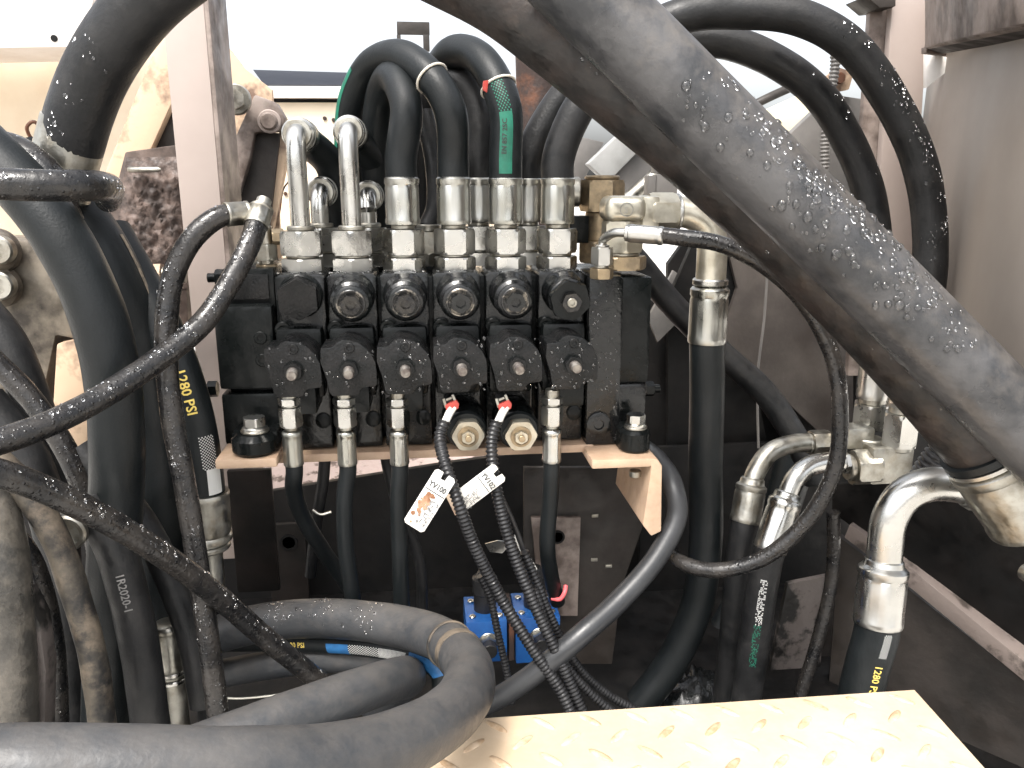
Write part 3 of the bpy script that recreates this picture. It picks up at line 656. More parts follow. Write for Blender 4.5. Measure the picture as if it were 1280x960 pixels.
# small steel fittings left of the bank
t = thing('test_port_fitting', 'small tarnished hex fittings on the left end of the valve bank', 'fitting', at(333, 325, 1040))
stack(t, V((at(333, 325, 1040).x, 1040, Ztop-3)), UP, [('hex_base', 'hex', 12, 14, brass), ('neck', 'cyl', 5, 9, steel_dull), ('hex_nut', 'hex', 20, 15, steel_dull, 20), ('stem', 'cyl', 22, 9, steel_dull)])
stack(t, at(340, 296, 1035), V((1, .2, 0)), [('side_nut', 'hex', 14, 10, brass), ('side_stem', 'cyl', 8, 6, brass)])
stack(t, V((at(322, 325, 1060).x, 1075, Ztop-3)), UP, [('hex_base', 'hex', 12, 12, steel_dull), ('neck', 'cyl', 12, 7, steel_dull)])

# ---- big right elbow
t = thing('large_elbow_hose', 'large tan steel elbow with bright ferrule and thick black hose hanging right of the bank', 'hose', at(766, 345, 1000))
bx = at(776, 340, 1040).x
e = stack(t, V((bx, 1040, Ztop-2)), UP, [('port_adapter', 'hex', 17, 34, brass, 30), ('adapter_neck', 'cyl', 5, 24, steel_dull), ('base_nut', 'hex', 40, 28, cream, 0)])
zc = at(790, 266, 1015).z
boxw('forged_elbow', bx-28, bx+26, 1012, 1066, e.z-1, zc+21, cream, t, 15, segs=5)
boxw('elbow_arm', bx+20, bx+44, 1018, 1060, zc-21, zc+21, cream, t, 6)
lathe('maker_ring', V((bx-2, 1012.5, zc+4)), FR, [(0, 9), (.8, 9), (.8, 7.4), (0, 7.4)], steel_dull, t, sides=24)
text = text_mesh('S', 11); flat_build('maker_mark', [V((bx-5+v.x, 1011.6, zc+v.y)) for v in text[0]], text[1], steel_dull, t)
stack(t, V((bx+34, 1039, zc)), V((1, 0, 0)), [('swivel_nut', 'hex', 36, 25, cream, 0), ('nut_shoulder', 'cyl', 5, 24, steel)])
hx = at(887, 360, 1035).x
tube('steel_pipe', [V((bx+68, 1039, zc)), V((bx+80, 1039, zc)), V((hx-26, 1038, zc-4)), V((hx-7, 1037, zc-18)), V((hx, 1036, zc-40)), V((hx+1, 1036, zc-66)), V((hx+1, 1036, at(887, 352, 1036).z))], 20, cream, t, taper=1)
e = V((hx+1, 1036, at(887, 348, 1036).z))
cyl('pipe_bead', e, DN, 9, 24, steel, t); ferrule('crimp_ferrule', V((hx+1, 1036, at(887, 428, 1036).z)), UP, e.z-9-at(887, 428, 1036).z, 26, ferrule_m, t)
_, rcb = tube('rubber_tube', [V((hx+1, 1036, at(887, 424, 1036).z)), (884, 480, 1036), (882, 580, 1036), (882, 680, 1036), (870, 760, 1040), (838, 830, 1040), (800, 880, 1040)], 24, rubber_clean, t)
# ---- small elbow and its looping hose
t = thing('small_elbow_hose', 'thin hose leaving a small steel elbow and looping wide round to the right', 'hose', at(752, 345, 985))
sx_ = at(752, 345, 985).x
e = stack(t, V((sx_, 985, at(752, 345, 985).z-3)), UP, [('hex_base', 'hex', 13, 15, brass, 30), ('neck', 'cyl', 4, 9, steel_dull), ('swivel_nut', 'hex', 22, 14, steel, 30), ('shoulder', 'cyl', 3, 9, steel)])
tube('steel_pipe', [e-UP*2, e+UP*5, at(757, 297, 975), at(768, 291, 962), at(786, 291, 950)], 5.5, steel, t)
dd = (at(832, 295, 930)-at(786, 291, 950))
stack(t, at(782, 291, 951), dd, [('pipe_bead', 'cyl', 5, 10, steel), ('crimp_ferrule', 'fer', 42, 11, steel)])
_, rcs = tube('rubber_tube', [at(826, 294, 932), (850, 297, 925), (900, 305, 910), (960, 335, 900), (1010, 385, 890), (1042, 450, 880), (1050, 520, 870), (1042, 590, 865), (1005, 655, 870), (950, 700, 880), (890, 713, 900), (850, 702, 930), (836, 684, 980)], 9.8, rubber_wet, t, wob=.02)
rain_on_tube(rcs, 20, length(rcs)*.9, 60, .6, 1.6, t)
# brass plug group behind
t = thing('capped_tee_fitting', 'rusty tan capped tee fitting behind the large elbow', 'fitting', at(748, 300, 1100))
stack(t, V((at(750, 330, 1110).x, 1110, Ztop)), UP, [('tee_base', 'hex', 30, 30, brass, 30), ('tee_body', 'cyl', 40, 22, brass), ('cap_nut', 'hex', 42, 31, brass, 15), ('cap_top', 'cyl', 6, 24, brass)])
boxp('steel_block', 712, 270, 736, 304, 1090, 30, black, t)
stack(t, at(712, 240, 1110), V((1, -.1, 0)), [('side_ring', 'cyl', 14, 20, steel_dull)])

# ================================================================== LOWER FITTINGS
def pilot_hose(label, px, rest, r=10.5, yy=497, Y=942):
    X = at(px, 530, Y).x; z = at(px, yy, Y).z
    t = thing('pilot_hose', label, 'hose', V((X, Y, z)), 'thin pilot hoses hanging under the valve bank')
    cyl('stub', V((X, Y, z+10)), DN, 12, 9, steel_dull, t)
    e = stack(t, V((X, Y, z)), DN, [('jam_nut', 'hex', 8, 14, steel, 30), ('neck', 'cyl', 3, 10, steel_dull), ('swivel_nut', 'hex', 24, 14, steel, 30), ('stem', 'cyl', 5, 8, steel_dull), ('crimp_ferrule', 'ref', 44, 12, ferrule_m)])
    tube('rubber_tube', [e+UP*6, e-UP*8]+rest, r, rubber_clean, t); return t
pilot_hose('pilot hose under the first section, bending right as it drops', 364, [(367, 610, 950), (378, 645, 980), (405, 690, 1010), (436, 735, 1030), (455, 790, 1050)])
pilot_hose('pilot hose under the second section, dropping almost straight', 432, [(431, 620, 945), (432, 680, 950), (440, 740, 960), (448, 800, 970)])
pilot_hose('pilot hose under the third section, straight and wet lower down', 498, [(498, 620, 943), (500, 690, 945), (502, 760, 950), (504, 830, 960)])
pilot_hose('pilot hose under the sixth section ending in pink tape', 690, [(688, 620, 943), (684, 680, 950), (690, 725, 970), (697, 752, 990)], yy=496)
o, _ = tube('pink_tape_end', [(690, 748, 975), (700, 749, 968), (706, 740, 968), (707, 732, 975)], 3, pink, step=3, sides=8); props(o, 'pink strip of tape tied at the foot of the sixth pilot hose', 'tape')
_, _ = hose('rear_pilot_hose', 'thin hose dropping behind the gap between the first two pilot hoses', [(408, 540, 1060), (404, 600, 1050), (396, 650, 1050), (388, 720, 1060)], 8, rubber)
_, rcp = hose('rear_pilot_hose', 'thin hose slanting in just left of the third pilot hose', [(478, 540, 1060), (486, 590, 1050), (500, 640, 1040), (524, 700, 1050), (528, 790, 1060)], 8, rubber)
o, _ = tube('hose_clip', [(391, 637, 1030), (400, 643, 1028), (414, 640, 1030)], 2.2, wire_m, step=3, sides=8); props(o, 'bright wire clip on the rear pilot hose below the bracket', 'clip')

# sensors
def sensor(label, px, py, tx):
    X = at(px, py, 930).x; z = at(px, py, 930).z
    t = thing('solenoid', label, 'solenoid', V((X, 1000, z)), 'solenoids under the pilot caps')
    lathe('coil_body', V((X-3, 999, z+6)), V((.03, -1, -.08)), [(0, 27), (44, 27), (50, 25), (52, 21)], black, t, sides=32)
    lathe('seal_ring', V((X-1, 950, z+3)), V((.03, -1, -.08)), [(0, 23), (4, 25), (8, 23)], rubber_clean, t)
    hexnut('retaining_nut', V((X, 942, z+1)), V((.02, -1, -.06)), 14, 21, cream, t, rot=R(30))
    lathe('nut_washer', V((X, 928, z)), V((.02, -1, -.06)), [(0, 13), (2.5, 13), (2.5, 10), (1, 10)], brass, t)
    hexnut('inner_nut', V((X, 927, z)), V((.02, -1, -.06)), 5, 8.5, cream, t); cyl('pin', V((X, 922, z)), FR, 6, 4, brass, t)
    boxp('plug_housing', px-24, py-30, px-2, py-8, 945, 40, plastic, t, 3)
    Tq = lambda q, Y: [(tx+x-562, y, Y) for x, y in q]
    slab('connector', Tq([(555, 500), (566, 495), (571, 503), (559, 509)], 928), 26, plastic, t, 1)
    slab('red_clip', Tq([(556, 507), (570, 500), (574, 505), (573, 511), (559, 516)], 922), 8, red, t, .8)
    slab('clip_arm', Tq([(553, 499), (556, 498), (559, 509), (556, 510)], 923), 4, steel_dull, t, .4)
    slab('clip_arm', Tq([(564, 494), (567, 493), (571, 502), (568, 503)], 923), 4, steel_dull, t, .4)
    slab('clip_bar', Tq([(557, 499), (564, 496), (565, 498.5), (558, 501.5)], 923), 4, steel_dull, t, .4)
    for k in (0, 1):
        tube('white_wire', [(tx+1+k*6, 509, 924), (tx-3+k*5, 517, 922), (tx-9+k*5, 530, 920)], 2.8, white_pl, t, step=3, sides=8)
    return t
sensor('solenoid with cream hex nut under the fourth section', 585, 545, 562)
sensor('solenoid with cream hex nut under the fifth section', 651, 545, 628)
def loom(label, P, r):
    t = thing('cable_conduit', label, 'cable conduit', at(*P[0]), 'ribbed black cable conduits')
    conduit('ribbed_sleeve', P, r, plastic, t, pitch=5.2); return t
loom('ribbed conduit from the left solenoid passing behind the rust-stained tag', [(556, 526, 918), (550, 545, 912), (556, 578, 888), (572, 625, 872), (592, 680, 875), (625, 745, 880), (665, 810, 870), (700, 862, 860), (718, 900, 850)], 7.6)
loom('ribbed conduit from the right solenoid passing the second tag', [(621, 526, 918), (615, 550, 912), (617, 590, 900), (628, 645, 895), (645, 700, 890), (672, 765, 880), (700, 825, 870), (730, 895, 860)], 7.6)
loom('ribbed conduit joining the bundle between the blue valves', [(655, 690, 905), (672, 730, 905), (690, 775, 905), (720, 830, 910), (760, 868, 920), (800, 890, 925)], 6)
loom('thin ribbed conduit dropping in front of the left blue valve', [(600, 720, 985), (612, 745, 985), (622, 790, 980), (634, 842, 975), (640, 880, 970)], 5.5)
loom('ribbed conduit bending away lowest at the right of the bundle', [(668, 735, 900), (690, 800, 890), (722, 850, 890), (760, 885, 890), (790, 905, 890)], 6)
hose('thin_cable', 'thin smooth cable beside the second conduit', [(626, 620, 915), (640, 650, 915), (655, 690, 915), (668, 735, 912)], 3.5, plastic, cat='cable')

# tags
def text_flat(body, o, ex, ey, size, m, parent, name='print', off=1.0):
    vs, fs = text_mesh(body, size)
    n = ex.cross(ey).normalized(); n = n if n.y < 0 else -n
    return flat_build(name, [o+ex*v.x+ey*v.y+n*off for v in vs], fs, m, parent)
def tag(label, c, Y, L_, Wd, ang, code, stain):
    """white plastic marker tag hanging from a conduit; ang = direction of its long axis, degrees below the picture's right"""
    o = at(*c, Y); a = R(ang)
    ey = -(rt*math.cos(a) - up*math.sin(a)); ex = ey.cross(fw)*1.0
    ex = -(ex/ex.length)
    t = thing('marker_tag', label, 'tag', o, 'white marker tags on the solenoid cables')
    P = lambda x, y: o+ex*x+ey*y
    h, w_ = L_/2, Wd/2
    prism('tag_plate', [P(-w_+3, -h), P(w_-3, -h), P(w_, -h+3), P(w_, h-3), P(w_-3, h), P(3.5, h), P(2.6, h-8), P(-2.6, h-8), P(-3.5, h), P(-w_+3, h), P(-w_, h-3), P(-w_, -h+3)], fw*1.6, white_pl, t, .4)
    # strap through the slot
    fwd = -fw
    text_flat(code, P(-w_+2, h-21), ex*.86, ey, 9.5, ink, t, off=.9)
    vs = []; fs = []
    def rect(x0, y0, x1, y1, of=.6):
        k = len(vs); vs.extend([P(x0, y0)+fwd*of, P(x1, y0)+fwd*of, P(x1, y1)+fwd*of, P(x0, y1)+fwd*of]); fs.append([k, k+1, k+2, k+3])
    rect(-w_+1, h-25.6, w_-1, h-24.6)
    build('rule_line', vs, fs, ink, t); vs = []; fs = []
    for row in (4.5, 11):                                   # illegible characters down the tag
        for q in range(4):
            y = h-33-q*(L_-40)/4
            for _ in range(6):
                x = row-4+rnd.random()*6-2; yy = y-rnd.random()*6; hz = rnd.random() < .5
                rect(x, yy, x+(3.6 if hz else .7), yy-(.7 if hz else 3.4))
    build('faint_characters', vs, fs, ink_grey, t)
    if stain:
        vs = []; fs = []
        for _ in range(30):
            x, y = rnd.gauss(-4, 3.4), rnd.gauss(-6, 13); k = len(vs); n = 7; x = max(-w_+4, min(w_-6, x)); y = max(-h+5, min(h-30, y))
            rr = 1+rnd.random()*2.4
            for q in range(n): aa = 6.283*q/n; vs.append(P(x+math.cos(aa)*rr*(.6+rnd.random()*.6), y+math.sin(aa)*rr*(.6+rnd.random()*.7))+fwd*(.5+.0006*len(vs)))
            fs.append(list(range(k, k+n)))
        build('rust_stain', vs, fs, tag_rust, t)
    return t
tag('white tag reading YV100 with a brown rust stain', (537, 626), 860, 72, 27, 122, 'YV100', True)
tag('white tag reading YV102, clean, on the right conduit', (599, 609), 884, 62, 25, 143, 'YV102', False)
o = slab('blank_tag', [(556, 618, 915), (566, 612, 915), (577, 640, 915), (569, 645, 915)], 2, mat('buff_card', (.5, .4, .3), (.35, .25, .18), .6)); props(o, 'stained buff tag edge peeking out beneath the rust-stained tag', 'tag')
o = slab('blank_tag', [(640, 670, 940), (647, 668, 940), (672, 712, 940), (664, 716, 940)], 2, white_pl); props(o, 'narrow pale tag lower down between the two main conduits', 'tag')

# blue valves
def blue_valve(label, x0, x1, y0, y1):
    Y = 1060; t = thing('pilot_valve', label, 'valve', at((x0+x1)/2, y1, Y), 'small blue valves at the bottom of the bay')
    bl = boxp('blue_body', x0, y0, x1, y1, Y, 78, blue, t, 2)
    zt = at((x0+x1)/2, y0, Y).z; xx0, xx1 = at(x0, y0, Y).x, at(x1, y0, Y).x
    for k in (0, 1):
        for q in (14, 60): socket('screw', V((xx0+10+k*(xx1-xx0-20), Y+q, zt-1)), UP, 4, 5, steel, bl)
    c = V(((xx0+xx1)/2, Y+38, zt))
    lathe('coil', c, UP, [(0, 17), (28, 17), (30, 19), (52, 19), (56, 14), (64, 9)], plastic, t)
    stack(t, V(((xx0+xx1)/2+2, Y, at(600, (y0+y1)/2, Y).z)), FR, [('port_ring', 'cyl', 3, 15, steel), ('port_nut', 'hex', 10, 12, steel_dull), ('port_hose', 'cyl', 16, 11, rubber)])
    return t
blue_valve('left blue anodised valve with a port fitting on its face', 583, 634, 777, 828)
blue_valve('right blue anodised valve behind the conduits', 645, 700, 772, 828)
o = boxp('copper_shim', 636, 770, 643, 826, 1066, 70, rust); props(o, 'thin rusty strip between the two blue valves', 'strip')
o = slab('crumpled_foil', [(606, 680, 1080), (622, 676, 1070), (640, 678, 1085), (628, 692, 1075), (612, 690, 1080)], 3, steel); props(o, 'crumpled shiny scrap above the left blue valve', 'scrap')
# lower centre-right hoses
t, rq = hose('return_hose', 'smooth grey-black hose curving from the bracket down left towards the conduits', [(800, 556, 1120), (826, 580, 1020), (842, 610, 965), (846, 645, 950), (822, 695, 930), (775, 750, 905), (725, 795, 880), (690, 825, 875), (640, 862, 880), (590, 890, 900)], 14, rubber_smooth, step=6)
hose('diagonal_hose', 'dull black hose slanting down behind the hanging thick hose', [(790, 320, 1230), (840, 380, 1220), (900, 440, 1200), (955, 490, 1180), (990, 540, 1160), (1020, 600, 1150)], 20, rubber)
hose('deep_hose', 'thick black hose curving into the dark bottom behind the step', [(1000, 560, 1330), (960, 680, 1330), (900, 800, 1300), (820, 870, 1250), (760, 900, 1200)], 34, rubber_clean)

# ================================================================== RIGHT-HAND FITTINGS
def elbow(name, label, nutA, nutd, nutL, nutr, P, r, beadr, fer, hoseP, hr, m, hm=rubber, group='steel elbow hoses on the lower right'):
    """nut -> bent steel pipe -> ferrule -> hose; fer = (start, end) of the ferrule"""
    t = thing(name, label, 'hose', nutA, group)
    stack(t, nutA, nutd, [('swivel_nut', 'hex', nutL, nutr, m, 30), ('nut_shoulder', 'cyl', 5, nutr*.8, m)])
    tube('steel_pipe', P, r, m, t)
    a, b = at(*fer[0]), at(*fer[1]); d = (b-a).normalized()
    lathe('pipe_bead', a-d*8, d, [(0, beadr*.75), (2, beadr*.86), (8, beadr*.9), (10, beadr)], m, t)
    ferrule('crimp_ferrule', b, -d, (b-a).length, beadr*1.12, m, t)
    o, rec = tube('rubber_tube', [b-d*6, b+d*10]+hoseP, hr, hm, t)
    return t, rec
elbow('elbow_hose', 'upper of the two small steel elbows with a short dull ferrule', at(1036, 553, 1040), V((-1, 0, 0)), 28, 19,
      [(1012, 553, 1040), (990, 555, 1035), (962, 566, 1025), (946, 588, 1015), (940, 604, 1010), (938, 614, 1008)], 13.5, 19, ((940, 604, 1010), (931, 652, 1000)), [(922, 720, 1000), (915, 800, 1010), (905, 890, 1020)], 19, steel_dull)
te, re_ = elbow('elbow_hose', 'lower small steel elbow with a long ferrule above a green printed hose', at(1058, 578, 985), V((-1, 0, 0)), 6, 16,
      [(1052, 578, 985), (1035, 578, 985), (1010, 584, 980), (992, 602, 970), (984, 622, 965), (981, 632, 963)], 14, 20, ((983, 622, 965), (962, 688, 950)), [(950, 750, 945), (940, 820, 950), (930, 890, 960)], 21, steel)
patch_on_tube(re_, 40, 105, -18, 8, white_print, te, cells=(26, 7, lambda i, j: rnd.random() < .55), name='worn_white_print')
patch_on_tube(re_, 105, 170, -18, 8, green_print, te, cells=(26, 7, lambda i, j: rnd.random() < .5), name='worn_green_print')
t = thing('tee_block', 'steel tee block joining two ferruled hoses on the right', 'fitting', at(1100, 605, 985))
stack(t, at(1094, 583, 985), V((-1, 0, 0)), [('hex_nut', 'hex', 34, 26, steel_dull, 0), ('neck', 'cyl', 8, 18, steel_dull)])
boxp('block_body', 1090, 560, 1142, 606, 970, 40, steel_dull, t, 6)
stack(t, at(1085, 562, 1010), UP, [('block_port', 'cyl', 18, 19, steel_dull)])
boxp('rear_block', 1060, 536, 1094, 562, 1000, 34, steel_dull, t, 5)
stack(t, at(1121, 562, 985), UP, [('block_port', 'cyl', 10, 19, steel_dull)])
def upright_end(label, x, yn1, yn0, yf1, yf0, Y, r):
    t = thing('hose_end', label, 'hose end', at(x, yn1, Y), 'upright ferrules on the tee block')
    a = at(x, yn1, Y); X = a.x; zz = lambda y: at(x, y, Y).z
    hexnut('swivel_nut', a, UP, zz(yn0)-zz(yn1), r*1.16, steel, t, rot=R(30)); cyl('neck', V((X, Y, zz(yn0))), UP, zz(yf1)-zz(yn0)+2, r*.85, steel_dull, t)
    ferrule('crimp_ferrule', V((X, Y, zz(yf1))), UP, zz(yf0)-zz(yf1), r, steel, t)
    cyl('hose_stub', V((X, Y, zz(yf0)-2)), UP, 70, r*.85, rubber, t)
upright_end('left upright ferrule and nut above the tee block', 1086, 534, 504, 497, 430, 1040, 22)
upright_end('right upright ferrule and nut above the tee block, partly hidden', 1123, 556, 516, 508, 440, 985, 21)
t = thing('cable_conduit', 'short thick ribbed conduit under the end of the big pipe', 'cable conduit', at(1150, 600, 900)); conduit('ribbed_sleeve', [(1148, 602, 900), (1165, 575, 890), (1190, 545, 880)], 15, plastic, t, pitch=7)
tb, rbg = elbow('large_elbow_hose', 'largest bright steel elbow on the lower right with a hose marked 1280 PSI', at(1236, 612, 800), V((-1, .05, .05)), 26, 26,
      [(1212, 610, 805), (1190, 606, 808), (1160, 606, 812), (1130, 620, 815), (1112, 648, 815), (1106, 690, 812), (1105, 712, 810)], 20, 25, ((1105, 706, 810), (1097, 780, 800)), [(1085, 830, 798), (1070, 890, 800), (1058, 940, 805)], 25.5, steel, rubber_clean)
text_on_tube('1280 PSI', rbg, s_near(rbg, 1092, 818), 11.5, yellow_print, tb, ang=-28)
patch_on_tube(rbg, s_near(rbg, 1094, 785), s_near(rbg, 1090, 812), -40, -20, white_print, tb, cells=(18, 7, lambda i, j: (i+j) % 2), name='print_chequer')
hose('drain_hose', 'thin wet hose dropping behind the small elbows on the right', [(1042, 640, 1080), (1040, 720, 1080), (1022, 800, 1070), (1000, 870, 1060)], 10, rubber_wet, rain=30)
hose('safety_wire', 'thin twisted wire hanging right of the thick hanging hose', [(960, 330, 1300), (955, 400, 1300), (947, 470, 1300), (948, 560, 1300)], 2.4, dark_grey, cat='wire', step=5, sides=8)
panel_thing('greasy_web', 'grey greasy web plate at the bottom right between the hoses', 'plate', [(985, 730, 1150), (1035, 720, 1150), (1020, 900, 1150), (950, 900, 1150)], 10, greasy)
panel_thing('greasy_web', 'brown greasy web plate right of the thin wet hose', 'plate', [(1035, 760, 1180), (1062, 740, 1180), (1050, 900, 1180), (1010, 900, 1180)], 10, brown)
# oily lump at bottom
vs = []; fs = []; NX, NY = 20, 12
for j in range(NY+1):
    for i in range(NX+1):
        u, v = i/NX*2-1, j/NY*2-1; h = max(0, 1-u*u-v*v)**.5*(26+rnd.random()*16)
        c = at(865, 860, 1090); vs.append(V((c.x+u*60, c.y+v*50, c.z-10+h)))
for j in range(NY):
    for i in range(NX): a = j*(NX+1)+i; fs.append([a, a+1, a+NX+2, a+NX+1])
o = build('grease_lump', vs, fs, black_wet, sharp=180); props(o, 'glistening lump of black grease on the floor beyond the step', 'grease')

# ================================================================== BIG DIAGONAL PIPES
t = thing('lower_diagonal_pipe', 'thick dark brown pipe slanting across the picture just under the grey one', 'pipe', at(1290, 650, 720))
_, rl = tube('pipe_body', [(400, -130, 900), (520, -62, 870), (625, -8, 850), (700, 48, 830), (785, 117, 810), (868, 186, 795), (962, 272, 780), (1066, 374, 760), (1150, 465, 740), (1235, 565, 725)], 39, rubber_brown, t, sides=40)
d = (at(1290, 650, 712)-at(1226, 556, 727)).normalized(); a = at(1226, 556, 727)
lathe('sealing_ring', a, d, [(0, 40), (1, 43), (9, 43), (10, 41)], rubber_clean, t, sides=40)
lathe('pale_band', a+d*10, d, [(0, 41), (1, 43.5), (5, 43.5), (6, 41)], steel, t, sides=40)
ferrule('crimp_ferrule', a+d*100, -d, 86, 44, steel_dull, t)
rain_on_tube(rl, s_near(rl, 700, 60), s_near(rl, 1180, 500), 90, .8, 2.2, t, spread=85, lean=15)
t = thing('grey_diagonal_pipe', 'thick grey worn pipe beaded with raindrops crossing from the top centre to the right edge', 'pipe', at(1300, 545, 640))
_, rg = tube('pipe_body', [(670, -68, 752), (772, 33, 738), (896, 156, 722), (1020, 278, 706), (1144, 401, 690), (1268, 524, 672), (1380, 635, 656)], 37, rubber_grey, t, sides=48, step=7)
def band(rec, px, py, r, L_, m, name, par):
    s = s_near(rec, px, py); p, T, rr = arc_at(rec, s); return lathe(name, p, T, [(0, rr+r*.4), (L_*.2, rr+r), (L_*.8, rr+r), (L_, rr+r*.4)], m, par, sides=48)

rain_on_tube(rg, s_near(rg, 860, 110), s_near(rg, 1180, 430), 260, .9, 4.4, t, spread=70, lean=35)
rain_on_tube(rg, s_near(rg, 960, 220), s_near(rg, 1100, 350), 60, 1.5, 5, t, spread=60, lean=35)

# ================================================================== LEFT-HAND HOSES
t = thing('large_upper_hose', 'very thick black hose arching out of the top left with a dull steel ferrule', 'hose', at(72, 230, 950))
_, ra = tube('rubber_tube', [(88, 182, 950), (100, 140, 945), (118, 95, 940), (148, 45, 930), (190, -5, 920), (260, -60, 910)], 33, rubber, t, sides=36)
a = at(95, 152, 950); b = at(70, 244, 952); cyl('crimp_ferrule', b, a-b, (a-b).length, 34, steel_dull, t)
tube('neck', [at(74, 232, 952), at(66, 262, 955), at(60, 290, 958)], 24, steel_dull, t)
rain_on_tube(ra, 5, 140, 30, .8, 2.4, t)
hose('blunt_hose', 'black hose crossing the left edge and turning away at a blunt wet end', [(-90, 226, 730), (-20, 229, 735), (60, 232, 745), (108, 232, 765), (130, 233, 800), (137, 238, 860), (135, 250, 960)], 13.5, rubber_wet, rain=24)
# cluster of castings at the left edge
t = thing('pump_casting', 'grimy beige pump casting with round bolt heads at the left edge', 'pump', at(30, 400, 1120))
slab('casting_body', [(-120, 290, 1120), (40, 300, 1120), (75, 350, 1120), (120, 390, 1120), (140, 420, 1120), (120, 432, 1120), (70, 420, 1120), (40, 560, 1120), (-120, 560, 1120)], 70, casting, t, 8)
for q in ((3, 312), (4, 356)):
    cyl('bolt_collar', at(*q, 1118), FR, 30, 28, casting, t, b=.3); socket('socket_bolt', at(*q, 1090), FR, 14, 18, steel_dull, t)
slab('rib', [(70, 430, 1100), (118, 420, 1100), (122, 480, 1100), (108, 560, 1100), (60, 600, 1100)], 20, beige_dirty, t, 4)
slab('lower_flange', [(140, 560, 1150), (200, 600, 1150), (215, 650, 1150), (150, 600, 1150)], 20, gravel, t, 3)
t = thing('corner_elbow', 'blocky pale steel elbow behind the wide flat hoses', 'fitting', at(130, 340, 1080))
boxp('elbow_body', 100, 284, 150, 345, 1080, 44, steel_dull, t, 12)
t = thing('brace_bolt', 'rusty beige bolt and nuts left of the post', 'bolt', at(190, 345, 1130))
stack(t, at(150, 348, 1120), V((1, 0, .05)), [('nut', 'hex', 30, 20, mauve_dirty), ('washer', 'cyl', 6, 24, mauve_dirty), ('nut', 'hex', 20, 18, beige_dirty, 20), ('thread', 'cyl', 28, 12, steel_dull)])
panel_thing('lower_frame_plate', 'beige dirty frame plate behind the left hoses', 'plate', [(-60, 380, 1240), (60, 300, 1240), (210, 380, 1240), (238, 560, 1240), (200, 640, 1240), (-60, 640, 1240)], 16, mauve_dirty)
# broad suction hoses
hose('suction_hose', 'broad smooth black hose dropping in an arc, nearest the left edge of the pair', [(-60, 150, 880), (0, 205, 860), (58, 270, 845), (105, 350, 835), (135, 440, 830), (146, 540, 830), (144, 660, 835), (138, 800, 840), (130, 960, 850)], 27, rubber_clean, sides=32, step=8)
ts_, rs_ = hose('suction_hose', 'broad smooth black hose dropping in an arc, right-hand one of the pair', [(20, 200, 1000), (84, 262, 990), (130, 330, 985), (162, 410, 985), (180, 500, 985), (192, 590, 985), (198, 680, 985), (196, 800, 980), (190, 900, 980)], 36, rubber_clean, sides=36, step=8)
patch_on_tube(rs_, s_near(rs_, 125, 310), s_near(rs_, 180, 490), -68, -58, mat('worn_print', (.32, .26, .19), (.12, .1, .08), .8, scale=150, bump=0), ts_, name='worn_print')
# PSI hose on the left
t = thing('printed_hose', 'black hose marked 1280 PSI in yellow with a white chequered stripe, on the left', 'hose', at(255, 690, 965))
_, rp = tube('rubber_tube', [(140, 290, 1040), (184, 370, 1000), (217, 440, 975), (240, 510, 965), (252, 570, 962), (258, 620, 962)], 23, rubber_clean, t, sides=32)
text_on_tube('1280 PSI', rp, s_near(rp, 226, 462), 15.5, yellow_print, t, ang=2)
patch_on_tube(rp, s_near(rp, 246, 540), s_near(rp, 254, 585), -44, 2, white_print, t, cells=(22, 10, lambda i, j: (i+j) % 2), name='print_chequer')
patch_on_tube(rp, s_near(rp, 254, 580), s_near(rp, 257, 612), -52, -8, white_print, t)
a = at(257, 616, 962); b = at(262, 680, 962); d = (b-a).normalized(); ferrule('crimp_ferrule', a-d*2, d, (b-a).length, 28, steel_dull, t, label=None)
stack(t, b-d*2, d, [('collar', 'cyl', 8, 25, steel_dull), ('stem', 'cyl', 60, 15, steel_dull)])
# wet foreground hoses
def ended(name, label, P, r, m, end, rain):
    t, rec = hose(name, label, P, r, m, group='wet thin hoses in front of the left side', rain=rain, wob=.02)
    a = at(*P[0]); d = (rec[0][0]-rec[0][1]).normalized(); ferrule('crimp_ferrule', a-d*14, d, 26, r*1.12, end, t); cyl('end_stem', a+d*10, d, 12, r*.7, end, t)
    return t, rec
ended('wet_hose', 'wet hose hooking over beside the post then hanging down in front of the suction hoses', [(298, 267, 900), (276, 270, 890), (246, 292, 880), (220, 335, 870), (209, 390, 860), (208, 450, 850), (215, 520, 840), (230, 600, 830), (243, 680, 820), (255, 760, 810), (265, 830, 800), (275, 920, 790)], 11.5, rubber_wet, steel_dull, 120)
ended('wet_hose', 'wet hose sweeping from beside the post down to the left edge', [(324, 270, 900), (314, 300, 880), (292, 345, 860), (252, 405, 830), (190, 455, 790), (110, 506, 740), (40, 538, 700), (-60, 570, 660)], 11.5, rubber_wet, steel_dull, 130)
hose('wet_hose', 'wet hose slanting from the left edge down to the coiled hose', [(-60, 580, 640), (0, 592, 660), (70, 618, 690), (150, 660, 730), (220, 705, 770), (280, 752, 810), (335, 800, 840), (400, 852, 870)], 12, rubber_wet, group='wet thin hoses in front of the left side', rain=110, wob=.02)
hose('dusty_hose', 'dusty beige-crusted hose dropping along the lower left', [(-20, 560, 760), (30, 610, 755), (68, 670, 750), (95, 745, 745), (116, 820, 740), (130, 920, 735)], 13, rubber_dusty, wob=.03)
_, r8 = hose('printed_grey_hose', 'black hose with faint grey lettering beside the dusty hose', [(110, 620, 820), (142, 680, 815), (160, 740, 810), (175, 810, 805), (190, 920, 800)], 20, rubber)
text_on_tube('1R2020-1', r8, s_near(r8, 155, 712), 11, ink_grey, _, ang=10)
hose('mid_hose', 'dull hose angling down right beneath the slanting wet hose', [(100, 560, 900), (145, 610, 890), (185, 665, 880), (215, 730, 870), (240, 800, 860), (255, 880, 850)], 16, rubber)
